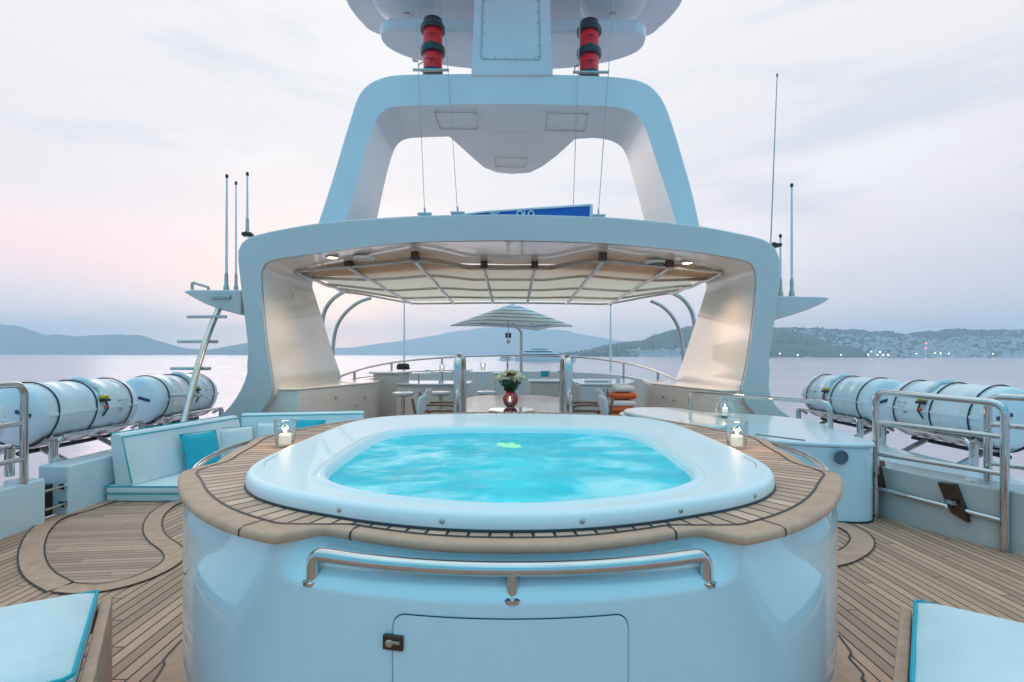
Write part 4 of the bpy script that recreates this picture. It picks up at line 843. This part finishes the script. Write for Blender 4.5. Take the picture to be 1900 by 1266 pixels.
# ============================================================ LIFE RAFTS on cradles
def raft(s_, y0, y1, label, label2):
    X = s_*4.66; r = .295; z = .87; c = Vector((X, y0, z)); L = y1-y0
    t_ = thing('life_raft', (X, (y0+y1)/2, z-r), label, 'life raft', 'white life raft canisters along the sides')
    prof = [(.02, 0), (r*.80, .0), (r*.93, .015), (r*.99, .05), (r, .09)]
    for k in range(1, 6):
        q = .09+(L-.18)*k/6; prof += [(r, q-.03), (r*1.012, q-.018), (r*1.012, q+.018), (r, q+.03)]
    prof += [(r, L-.09), (r*.99, L-.05), (r*.93, L-.015), (r*.8, L), (.02, L)]
    can = MB().lathe(prof, c, 44, axis='Y').build('canister', 'raft', t_, ang=60)
    sc_ = MB().loft([[Vector((X+dd, y, z+hh)) for dd, hh in ((-s_*(r-.01), -.018), (-s_*(r+.012), -.012), (-s_*(r+.012), .012), (-s_*(r-.01), .018))] for y in (y0+.04, y1-.04)], caps=True).build('joint_flange', 'raft', t_)
    for k in (.12, .48, .88):
        y = y0+L*k; MB().tube([Vector((X+(r+.010)*math.cos(2*math.pi*i/40), y+.02*math.sin(4*math.pi*i/40), z+(r+.010)*math.sin(2*math.pi*i/40))) for i in range(40)], .007, 6, closed=True).build('strap', 'rope', t_)
    ym = y0+L*.56; sl = MB()
    sl.tube([Vector((X-s_*(r+.02)*math.cos(R(a)), ym+.012*math.sin(a*.2), z+(r+.02)*math.sin(R(a)))) for a in range(95, 20, -5)], .022, 8); sl.build('painter_rope', 'fabric', t_)
    q = Vector((X-s_*(r+.03)*math.cos(R(22)), ym, z+(r+.03)*math.sin(R(22)))); rel = MB().box(q, (.04, .10, .035)).build('release_unit', 'yell', t_, bevel=.012)
    MB().box(q-Vector((s_*.012, 0, .035)), (.05, .10, .03)).build('hook', 'dark', rel, bevel=.008)
    MB().tube([q-Vector((s_*.01, 0, .03)), q+Vector((-s_*.02, .03, -.12)), q+Vector((-s_*.01, -.03, -.20))], .010, 6).build('lanyard', 'dark', rel)
    MB().box(q+Vector((-s_*.02, .0, -.11)), (.02, .035, .025)).build('red_tag', 'orange' if s_ < 0 else 'red', rel, bevel=.004)
    # labels: a small dark plate on the near end cap and stencilled patch on the side
    capl = MB().box(Vector((X+s_*(-.10), y0-.004, z+.02)), (.15, .008, .035), axes=((1, 0, .28 if s_ > 0 else -.28), (0, 1, 0), (.28 if s_ < 0 else -.28, 0, 1))).build('label_plate', 'navy', t_)
    MB().lathe([(.035, -.006), (.035, .0)], Vector((X-.21*s_*-1, y0, z+.13)), 12, axis='Y').build('drain_plug', 'satin', t_)
    st2 = MB()
    for a, yy, ww in ((12, .76, .07), (2, .79, .10), (-8, .75, .05), (12, .82, .03)):
        for h_ in (0,):
            c2 = Vector((X-s_*(r+.004)*math.cos(R(a)), y0+L*yy, z+(r+.004)*math.sin(R(a)))); st2.box(c2, (.004, ww, .018), axes=((math.cos(R(a)), 0, s_*-math.sin(R(a))), (0, 1, 0), (s_*math.sin(R(a)), 0, math.cos(R(a)))))
    st2.build('stencil', 'satin', t_)
    # cradle
    k_ = thing('raft_cradle', (X, (y0+y1)/2, .3), label2, 'cradle', 'steel cradles under the life rafts')
    xi, xo = X-s_*(r+.06), X+s_*(r+.06)
    fr_ = MB(); fr_.tube(fillet([(xi, y0+.02, .52), (xi, y0+.10, .66), (xi, y1-.02, .66), (xi+s_*.15, y1-.02, .58)], .05), .02, 10); fr_.build('side_rail', 'steel', k_)
    MB().tube([(xo, y0, .66), (xo, y1, .66)], .02, 8).build('side_rail', 'steel', k_)
    for y in [y0+.12+(L-.24)*i/4 for i in range(5)]:
        MB().tube([Vector((X-s_*(r+.045)*math.cos(R(a)), y, z-(r+.03)*math.sin(R(a))-.0)) for a in range(40, 145, 10)], .014, 8).build('saddle_bar', 'satin', k_)
    mbp = MB(); mbp.loft([[Vector((X-s_*(r+.03)*math.cos(R(a)), y, z-.01-(r+.022)*math.sin(R(a)))) for a in range(42, 140, 8)] for y in (y0+.06, y1-.06)], closed=False); o = mbp.build('trough', 'satin', k_, ang=180)
    MB().tube([(X, y0+.05, z-r-.07), (X, y1-.05, z-r-.07)], .022, 8).build('keel_bar', 'dark', k_)
    for y in (y0+.25, y1-.3):
        MB().tube([(X-s_*.05, y, z-r-.06), (X-s_*.48, y-.05, .33)], .028, 8).build('strut', 'satin', k_)
    for y in (y0+.03, y1-.06): MB().tube([(xi, y, .40), (xi, y, .64)], .036, 12).build('post', 'steel', k_)
raft(-1, 4.78, 6.02, 'nearer white life raft canister on the left side, beyond the barrier', 'steel cradle carrying the nearer left life raft')
raft(-1, 6.35, 7.65, 'farther white life raft canister on the left side, beside the ladder', 'steel cradle carrying the farther left life raft')
raft(1, 4.74, 6.0, 'nearer white life raft canister on the right side, behind the barrier bars', 'steel cradle carrying the nearer right life raft')
raft(1, 6.30, 7.75, 'farther white life raft canister on the right side, beyond the counter rail', 'steel cradle carrying the farther right life raft')
raft(-1, 3.2, 4.45, 'white life raft canister at the left edge, nearest the camera', 'steel cradle at the left edge under the nearest life raft')

# ladder
ld = thing('mast_ladder', (-3.95, 6.2, .44), 'single pole steel ladder with cross rungs leaning up to the left wing', 'ladder')
la, lb = P(334, 812, 6.1), P(407, 556, 7.5); la.z = max(la.z, .44)
pth = [la, la.lerp(lb, .55)+Vector((-.03, 0, 0)), lb-Vector((.0, 0, .12)), lb+Vector((.1, .0, .02))]
MB().tube(spline(pth, 8), .042, 12).build('pole', 'satin', ld)
MB().box(lb+Vector((.06, 0, .03)), (.28, .18, .05)).build('bracket', 'satin', ld, bevel=.01)
for k, (x0, x1, y) in enumerate(((348, 420, 588), (330, 404, 634), (317, 390, 684), (317, 375, 734))):
    tq = (812-y)/(812-556); Y = 6.1+1.4*tq; MB().tube([P(x0, y, Y), P(x1, y, Y)], .022, 8).build('rung', 'satin', ld)

# ============================================================ SUN LOUNGE SOFA on the left
so_ = thing('lounge_sofa', (-3, 6, 0), 'low white curved lounge sofa with turquoise piping left of the tub', 'sofa')
base = [(-3.98, 5.02), (-2.2, 5.02), (-1.75, 5.2), (-1.2, 6.0), (-1.6, 6.95), (-3.3, 6.9), (-3.7, 6.5)]
MB().prism(base, 0, .075).build('base', 'gelm', so_, bevel=.02)
MB().prism([(x, y-.01) for x, y in base], .079, .155).build('seat_cushion', 'fabric', so_, bevel=.025, seg=3)
MB().tube([(x, y-.008, .152) for x, y in base], .007, 6, closed=True).build('piping', 'pipe', so_)
MB().tube([(x, y-.014, .079) for x, y in base], .006, 6, closed=True).build('piping', 'pipe', so_)
def back_cushion(A, B, z0, z1, th, lean=.08):
    A, B = Vector((*A, 0)), Vector((*B, 0)); u = (B-A).normalized(); nn = Vector((u.y, -u.x, 0))   # faces inward
    mb = MB(); N = 10; rows = []
    sec = [(0, z0, 0), (th, z0, 0), (th*.95, z0+.1, 0), (th*.6, z1-.03, 0), (th*.45, z1, 0), (.0, z1, 0), (-.03, z1-.03, 0)]
    pts = [A.lerp(B, k/N) for k in range(N+1)]
    mb.loft([[p+nn*(s[0]-lean*(s[1]-z0))+Vector((0, 0, s[1])) for s in sec] for p in pts], caps=True); mb.build('back_cushion', 'fabric', so_, bevel=.012)
    q = [A+nn*(th*.62-lean*(z1-z0))+Vector((0, 0, z1-.03)), B+nn*(th*.62-lean*(z1-z0))+Vector((0, 0, z1-.03)), B+nn*(th+.002)+Vector((0, 0, z0+.02)), A+nn*(th+.002)+Vector((0, 0, z0+.02))]
    MB().tube([q[3], q[0], q[1], q[2]], .007, 6).build('piping', 'pipe', so_)
    MB().tube([A+nn*(-.03-lean*(z1-z0))+Vector((0, 0, z1)), B+nn*(-.03-lean*(z1-z0))+Vector((0, 0, z1))], .006, 6).build('piping', 'pipe', so_)
back_cushion((-3.92, 5.06), (-3.60, 6.62), .155, .66, .20); back_cushion((-3.58, 6.80), (-2.05, 7.12), .155, .665, .16)
pillow(Vector(P(374, 836, 5.75)), .40, .42, .14, R(62), R(-18), 'turq', 'turquoise square cushion leaning on the left sofa back', pip='pipe')
pillow(Vector(P(437, 818, 6.35)), .42, .34, .14, R(40), R(-16), 'fabp', 'pinkish white cushion next to the turquoise one on the left sofa', pip='pipe')
pillow(Vector(P(497, 806, 6.7)), .30, .30, .12, R(10), R(-14), 'fabric', 'white cushion behind the left glass candle holder'); pillow(Vector(P(572, 794, 6.6)), .42, .22, .14, R(5), R(-30), 'turq', 'turquoise cushion lying low behind the left glass candle holder')

# ============================================================ COUNTER on the right
cq = [(1.40, 6.62), (1.52, 5.95), (1.90, 5.15), (2.30, 4.66), (2.75, 4.45), (3.10, 4.42), (3.24, 4.60), (3.27, 4.9), (3.40, 5.35), (3.50, 6.1), (3.2, 6.6), (2.5, 6.95), (1.9, 7.15), (1.55, 7.0)]
cqs = [(p.x, p.y) for p in spline([(x, y, 0) for x, y in cq], 6, closed=True)]
ct = thing('side_counter', (2.6, 5.6, 0), 'long white curved counter unit with a round speaker right of the tub', 'counter')
MB().prism([((x-2.5)*.985+2.5, (y-5.7)*.985+5.7) for x, y in cqs], .01, .655).build('body', 'gel', ct, bevel=.01)
MB().prism(cqs, .655, .69).build('top', 'gelm', ct, bevel=.014, seg=3)
pad = [(1.45, 6.60), (1.58, 6.02), (1.95, 5.28), (2.5, 5.6), (2.3, 6.9), (1.9, 7.08), (1.6, 6.95)]
MB().prism([(p.x, p.y) for p in spline([(x, y, 0) for x, y in pad], 6, closed=True)], .692, .735).build('pad', 'cream', ct, bevel=.02, seg=3)
MB().tube(fillet([G(1402, 806, .693), G(1500, 818, .693), G(1502, 835, .60)], .03)[:2]+[G(1490, 817, .693)], .004, 6).build('hatch_line', 'caulk', ct)
sq = P(1558, 848, 4.42); d_ = Vector((-.12, -1, 0)).normalized(); spk = MB(); 
for r0, off in ((.055, 0),): spk.lathe([(.062, -.012), (.062, -.022), (.054, -.028), (.05, -.022), (.002, -.02)], Vector((sq.x, sq.y, sq.z)), 28, axis='Y')
spk.build('speaker', mat('grey_grille', (.10, .14, .18), .5), ct)
sk = MB(); sk.prism([((x-2.5)*.99+2.5, (y-5.7)*.99+5.7) for x, y in cqs], .004, .014); sk.build('foot_seam', 'caulk', ct)

# ============================================================ CANDLES
def candle(q, label, r=.062, h_=.15, e=.8):
    t_ = thing('candle_holder', q, label, 'candle holder')
    g = MB().lathe([(.001, .001), (r*.80, .001), (r*.82, .01), (r, h_), (r*1.03, h_+.002), (r*.95, h_), (r*.78, .014), (.001, .012)], q, 28).build('glass', 'glass', t_)
    wx = MB().lathe([(r*.52, .014), (r*.53, h_*.42), (r*.45, h_*.46), (.001, h_*.44)], q, 20).build('candle', 'wax', t_)
    MB().lathe([(.001, 0), (.006, .006), (.007, .014), (.003, .028), (.0005, .036)], q+Vector((0, 0, h_*.46)), 10).build('flame', 'flame', wx)
    l_ = flamelight(q+Vector((0, 0, h_*.66)), e); l_.parent = t_; l_.matrix_parent_inverse = Matrix.Translation(-t_.location)
candle(G(529, 828, .931), 'glass candle holder with lit white candle on the left of the teak rim'); candle(G(1367, 831, .931), 'glass candle holder with lit white candle on the right of the teak rim')
hq = G(1345, 781, .691); t_ = thing('hurricane_lamp', hq, 'glass hurricane lamp with lit candle on a green foot on the white counter', 'lamp')
MB().lathe([(.085, 0), (.085, .008), (.03, .018), (.03, .05), (.05, .055)], hq, 24).build('foot', 'turq', t_); MB().lathe([(.05, .056), (.10, .066), (.11, .08), (.10, .085), (.001, .083)], hq, 24).build('dish', 'fabric', t_)
MB().lathe([(.085, .086), (.108, .12), (.09, .18), (.055, .23), (.06, .27), (.057, .27), (.05, .23), (.085, .18), (.103, .12), (.08, .087)], hq, 28).build('chimney', 'glass', t_)
wx = MB().lathe([(.03, .085), (.03, .15), (.001, .15)], hq, 16).build('candle', 'wax', t_); MB().lathe([(.001, 0), (.008, .01), (.003, .035), (.0005, .045)], hq+Vector((0, 0, .15)), 10).build('flame', 'flame', wx)
l_ = flamelight(hq+Vector((0, 0, .19)), 1.2); l_.parent = t_; l_.matrix_parent_inverse = Matrix.Translation(-t_.location)
gq = G(946, 758, .776); gq.y -= .02; t_ = thing('candle_glass', gq, 'small stemmed glass with lit candle in front of the red vase', 'candle holder')
MB().lathe([(.03, 0), (.03, .004), (.005, .01), (.005, .06), (.03, .08), (.042, .12), (.036, .17), (.034, .17), (.04, .12), (.028, .083)], gq, 20).build('glass', 'glass', t_); MB().lathe([(.02, .085), (.02, .11), (.001, .11)], gq, 12).build('candle', 'wax', t_); MB().lathe([(.001, 0), (.008, .01), (.003, .035), (.0005, .045)], gq+Vector((0, 0, .11)), 10).build('flame', 'flame', t_)
for px, py, lab in ((820, 690, 'pink lit candle on the bar shelf just left of the left handrail'), (896, 688, 'small lit candle on the bar shelf right of the left handrail')):
    q = P(px, py, 10.75); q.z = 1.122 if px > 850 else 1.087
    t_ = thing('bar_candle', q, lab, 'candle'); MB().lathe([(.05, 0), (.06, .16), (.055, .16), (.045, .01)], q, 16).build('glass', 'glass', t_); MB().lathe([(.035, .01), (.035, .09), (.001, .09)], q, 12).build('wax', 'wax', t_); MB().lathe([(.001, 0), (.012, .015), (.0005, .06)], q+Vector((0, 0, .09)), 10).build('flame', 'flame', t_)

# ============================================================ FRONT LOUNGERS (corners in view)
def lounger(corner, abar, bbar, label):
    A = Vector((math.cos(R(abar)), math.sin(R(abar)), 0)); B = Vector((math.cos(R(bbar)), math.sin(R(bbar)), 0)); c = Vector(corner)
    t_ = thing('sun_lounger', (c.x, c.y, 0), label, 'sun lounger', 'white sun loungers in the foreground corners'); W, L = .72, 1.9
    def blk(name, a0, a1, b0, b1, z0, z1, m_, bv, seg=3):
        mb = MB(); mb.loft([[c+A*a+B*b+Vector((0, 0, z-c.z)) for a, b in ((a0, b0), (a1, b0), (a1, b1), (a0, b1))] for z in (z0, z1)], caps=True); return mb.build(name, m_, t_, bevel=bv, seg=seg)
    zt = c.z
    mb = MB(); N = 24; rows = []
    for j in range(N+1):
        row = []
        for i in range(N+1):
            x, y = i/N, j/N; e = min(x*L, (1-x)*L, y*W, (1-y)*W); dz_ = -.03*(1-min(1, e/.05))**2+.014*math.sin(math.pi*min(1, e/.2)/2)+.010*noise.noise(Vector((x*5, y*3, 2)))+.003*noise.noise(Vector((x*22, y*9, 5)))
            row.append(c+A*x*L+B*y*W+Vector((0, 0, dz_-.012)))
        rows.append(row)
    mb.loft(rows, closed=False); sk_ = [rows[0][i] for i in range(N+1)]+[rows[j][N] for j in range(1, N+1)]+[rows[N][i] for i in range(N-1, -1, -1)]+[rows[j][0] for j in range(N-1, 0, -1)]
    cen_ = c+A*L/2+B*W/2
    mb.loft([sk_, [p.lerp(cen_, -.004)+Vector((0, 0, -.05)) for p in sk_], [Vector((p.x, p.y, zt-.10)) for p in sk_]]); mb.build('mattress', 'fabric', t_, ang=180)
    edge = [Vector((p.x, p.y, zt-.036)) for p in sk_]; MB().tube(resample(edge, 120, True), .0075, 8, closed=True).build('piping', 'pipe', t_)
    blk('frame', .03, L-.03, .03, W-.03, zt-.16, zt-.103, 'teakp', .005)
    blk('side_panel', -.052, -.012, .0, W+.02, .0, zt-.075, 'teakp', .006)
    blk('end_rail', -.011, L, .01, .04, zt-.2, zt-.104, 'teakp', .006)
    blk('hinge_plate', -.010, -.004, W*.55, W*.7, zt-.2, zt-.11, 'dark', .002)
    for a in (L-.12,):
        for b in (.03, W-.09): blk('leg', a, a+.07, b, b+.06, 0, zt-.161, 'teakp', .006)
q = G(181, 1082, .45); lounger(q, -146, -56, 'white sun lounger with turquoise piping and teak side at the bottom left corner')
q = G(1699, 1099, .45); lounger(q, -39, -129, 'white sun lounger with turquoise piping and teak side at the bottom right corner')

# ============================================================ YACHTS on the bay
def yacht(x, y, L, rz, label, s=1.0):
    t_ = thing('motor_yacht', (x, y, -8), label, 'yacht'); mt_ = Matrix.Translation((x, y, -8)) @ Matrix.Rotation(rz, 4, 'Z')
    def hullp(t, k): bw_ = .10*L*(1-max(0, (t-.45)/.55)**2.2)*(.75+.25*k); return bw_
    rows = []
    for j in range(17):
        t = j/16; xx = (-.5+t)*L; hgt_ = L*(.075+.035*t**2)
        half = [(0, -.01*L), (hullp(t, 0), 0), (hullp(t, 1), hgt_)]
        rows.append([mt_ @ Vector((xx+.04*L*(h/hgt_ if h > 0 else 0)*t, -b, h)) for b, h in reversed(half)]+[mt_ @ Vector((xx+.04*L*(h/hgt_ if h > 0 else 0)*t, b, h)) for b, h in half[1:]])
    MB().loft(rows, caps=True).build('hull', 'gelm', t_, ang=50)
    mb = MB(); mb.loft([[v.copy() for v in (r[0], r[-1])] for r in rows], closed=False); mb.build('deck', 'gelm', t_)
    for k, (a, b, ww, z0, z1) in enumerate(((-.40, .22, .085, .08, .13), (-.34, .12, .075, .135, .175), (-.22, .04, .06, .18, .21))):
        pl_ = [(a, -ww), (b-.05, -ww), (b, -ww*.4), (b, ww*.4), (b-.05, ww), (a, ww)]
        r0 = [mt_ @ Vector((p[0]*L, p[1]*L, z0*L)) for p in pl_]; r1 = [mt_ @ Vector(((p[0]-(.02 if p[0] > 0 else 0))*L, p[1]*L*.94, z1*L)) for p in pl_]; MB().loft([r0, r1], caps=True).build('deckhouse', 'gelm', t_, bevel=.05)
        g0 = [mt_ @ Vector((p[0]*L*1.004, p[1]*L*1.01, (z0+(z1-z0)*.35)*L)) for p in pl_]; g1 = [mt_ @ Vector(((p[0]*1.0-(.012 if p[0] > 0 else 0))*L, p[1]*L*.985, (z0+(z1-z0)*.8)*L)) for p in pl_]; MB().loft([g0, g1]).build('windows', 'win', t_)
    MB().tube([mt_ @ Vector((-.06*L, 0, .21*L)), mt_ @ Vector((-.08*L, 0, .31*L))], [.012*L, .003*L], 6).box(mt_ @ Vector((-.07*L, 0, .25*L)), (.02*L, .09*L, .006*L), rot=rz).build('mast', 'gelm', t_)
q = P(1012, 671, 760); yacht(q.x, 760, 92, R(-24), 'large white motor yacht lying astern, right of the umbrella pole')
q = P(942, 670, 850); yacht(q.x, 850, 46, R(62), 'smaller white motor yacht left of the umbrella pole on the bay')
for k, (px, d_, L, rz, lab) in enumerate(((1500, 2850, 40, 10, 'white boat moored by the far breakwater under the hill town, nearest the arch'), (1640, 2800, 34, 170, 'white boat moored by the middle of the far breakwater'), (1790, 3000, 36, 20, 'white boat right of the red lit beacon off the town'), (1850, 3050, 30, 160, 'white boat off the town under the high flats'), (1250, 3000, 26, 30, 'tiny white boat off the wooded point, left of the right arch leg'), (880, 4000, 40, 5, 'tiny white boat far out left of the umbrella pole'), (105, 4500, 60, 0, 'tiny pale ship under the left mountains'))):
    q = P(px, 663, d_); yacht(q.x, d_, L, R(rz), lab)

# ============================================================ TOWN
def house_mesh(w_, d_, h_, rf_, storeys):
    r_ = thing('house', (0, 0, 0), 'x', 'house')
    MB().box((0, 0, h_/2-1.5), (w_, d_, h_+3)).build('wall', 'wallw', r_, smooth=False)
    rb = MB()
    if rf_ > 0:
        a, b = w_/2+.5, d_/2+.5; rb.add([(-a, -b, h_), (a, -b, h_), (a, b, h_), (-a, b, h_), (-a*.55, 0, h_+rf_), (a*.55, 0, h_+rf_)], [(0, 1, 5, 4), (2, 3, 4, 5), (1, 2, 5), (3, 0, 4)]); rb.build('roof', 'roof', r_, smooth=False)
    else: rb.box((0, 0, h_+.4), (w_+.6, d_+.6, .8)).box((w_*.2, 0, h_+1.8), (w_*.25, d_*.3, 2)); rb.build('roof', 'wallw', r_, smooth=False)
    wn_ = MB()
    for k in range(storeys):
        for j in range(max(2, int(w_/4))):
            for sy in (-1,): wn_.box((-w_/2+(j+.5)*w_/max(2, int(w_/4)), sy*(d_/2+.03), (k+.55)*h_/storeys), (1.6, .1, 1.6))
    wn_.build('windows', 'win', r_, smooth=False); return r_
protos = [(house_mesh(14, 11, 7, 3, 2), 'two storey house with a hipped terracotta roof on the hills across the bay', 'terracotta roofed houses of the town'),
          (house_mesh(20, 12, 11, 3.5, 3), 'three storey villa with a hipped terracotta roof on the hills across the bay', 'tall roofed villas of the town'),
          (house_mesh(26, 13, 16, 0, 5), 'five storey flat roofed apartment block in the town across the bay', 'flat roofed apartment blocks of the town'),
          (house_mesh(46, 14, 13, 0, 4), 'long four storey flat roofed block in the town across the bay', 'long flat roofed blocks of the town'),
          (house_mesh(24, 16, 40, 0, 12), 'high tower block on the hill at the right edge of the town', 'tower blocks at the right of the town')]
names = ['house', 'villa', 'apartment_block', 'long_block', 'tower_block']; used = set()
def place_house(k, px, tt, sc=1.0):
    pr, lab, grp = protos[k]; q = hh(px, tt)
    r_ = pr if k not in used else copy_tree(pr); used.add(k); r_.name = names[k]; r_.location = (q.x+random.uniform(-15, 15), q.y, q.z-.5); r_.rotation_euler.z = random.uniform(-.5, .5); r_['label'] = lab; r_['group'] = grp; r_['category'] = ['house', 'villa', 'apartment block', 'apartment block', 'tower block'][k]
    f_ = random.uniform(1.1, 1.8)*sc; r_.scale = (f_, f_, f_)
for i in range(285):
    px = random.choice((random.uniform(1130, 1275), random.uniform(1430, 2050), random.uniform(1430, 2000))); tt = random.random()**2.0*.60+.008
    if px < 1300: tt *= .35
    place_house(random.choices((0, 1, 2, 3), (40, 25, 22, 13))[0], px, tt)
for px, tt in ((2052, .30), (2066, .34), (2084, .30), (2100, .38), (2120, .34), (2140, .4), (2160, .32), (2075, .42)): place_house(4, px, tt, .9)
tw = MB()
for i in range(1250):
    px = random.choice((random.uniform(1120, 1275) if random.random() < .3 else random.uniform(1430, 1800), random.uniform(1430, 2150), random.uniform(1430, 2150))); tt = random.random()**1.8*.7+.01
    if px < 1300: tt *= .4
    q = hh(px, tt); h_ = random.uniform(8, 20); tw.box((q.x+random.uniform(-20, 20), q.y+random.uniform(-10, 10), q.z+h_/2-3), (random.uniform(14, 46), random.uniform(10, 16), h_*1.1), rot=random.uniform(-.5, .5))
tag(tw.build('crowded_town', 'wallw', smooth=False), 'crowded smaller buildings of the town between the larger houses', 'buildings', kind='stuff')
# woods on the slopes
wd = MB()
for i in range(5200):
    px = random.uniform(1040, 2200); tt = random.random()*1.0; q = hh(px, tt)
    if noise.noise(Vector((q.x/300, q.y/300, 4))) < -.12+(.35 if tt < .3 and px > 1300 else 0): continue
    r_ = random.uniform(5, 10.5); q = q+Vector((random.uniform(-20, 20), random.uniform(-20, 20), r_*.3)); vs_ = []
    for a, b in ((0, 0), (0, 1.1), (1.26, .35), (2.5, .3), (3.77, .4), (5.0, .3), (.7, -.6), (3.2, -.6)): vs_.append(q+Vector((math.cos(a)*math.cos(b), math.sin(a)*math.cos(b), math.sin(b)))*r_*random.uniform(.7, 1.15))
    top = q+Vector((0, 0, r_*random.uniform(.9, 1.4))); ring_ = [q+Vector((math.cos(k*1.257)*r_*random.uniform(.7, 1.2), math.sin(k*1.257)*r_*random.uniform(.7, 1.2), random.uniform(-.2, .5)*r_)) for k in range(5)]; bot = q-Vector((0, 0, r_))
    wd.add([top, bot]+ring_, [(0, 2+k, 2+(k+1) % 5) for k in range(5)]+[(1, 2+(k+1) % 5, 2+k) for k in range(5)])
tag(wd.build('hillside_woods', hillmat('tree_crowns', (.015, .04, .02), (.035, .075, .035), (.06, .09, .04), .03), smooth=False), 'woodland scattered over the town hills', 'trees', kind='stuff')
# beacon with red lamps, shore lamps
q = P(1717, 664, 2850); bt = thing('harbour_beacon', q, 'slim white harbour beacon with two red lamps at the end of the breakwater', 'beacon')
MB().lathe([(4, 0), (4, 5), (2, 6), (1.6, 76), (1, 80)], Vector((q.x, 2850, -8)), 10).build('tower', 'gelm', bt)
for z in (46, 74): MB().sphere((q.x, 2846, z-8+8), 4.4, 8).build('lamp', 'redglow', bt)
for k, (px, py) in enumerate(((1447, 655), (1480, 657), (1611, 657), (1617, 651), (1628, 657), (1633, 652), (1639, 657), (1648, 657), (1735, 654), (1745, 654), (1760, 655), (1842, 655), (1700, 655), (1560, 657))):
    b = P(px, 661, 2880+k*.1); tp_ = P(px, py+1.5, 2880); t_ = thing('shore_lamp', (b.x, 2880, -6), 'lit lamp standing on the waterfront of the town across the bay', 'lamp', 'lit waterfront lamps')
    MB().tube([(b.x, 2880, -8), (b.x, 2880, tp_.z)], .35, 6).build('post', 'dark', t_); MB().sphere((b.x, 2880, tp_.z), 2.3, 8).build('globe', 'citylamp', t_)

# ============================================================ HAZE
hz = MB().box((0, 0, 345.5), (27600, 27600, 709)); ho = hz.build('haze', 'gel', smooth=False)
m = bpy.data.materials.new('haze_air'); m.use_nodes = True; m.node_tree.nodes.clear()
v = m.node_tree.nodes.new('ShaderNodeVolumePrincipled'); v.inputs['Color'].default_value = (.66, .82, .96, 1); v.inputs['Density'].default_value = 1.3e-4; v.inputs['Anisotropy'].default_value = 0.1
mo_ = m.node_tree.nodes.new('ShaderNodeOutputMaterial'); m.node_tree.links.new(v.outputs[0], mo_.inputs['Volume']); ho.data.materials.clear(); ho.data.materials.append(m); tag(ho, kind='stuff')
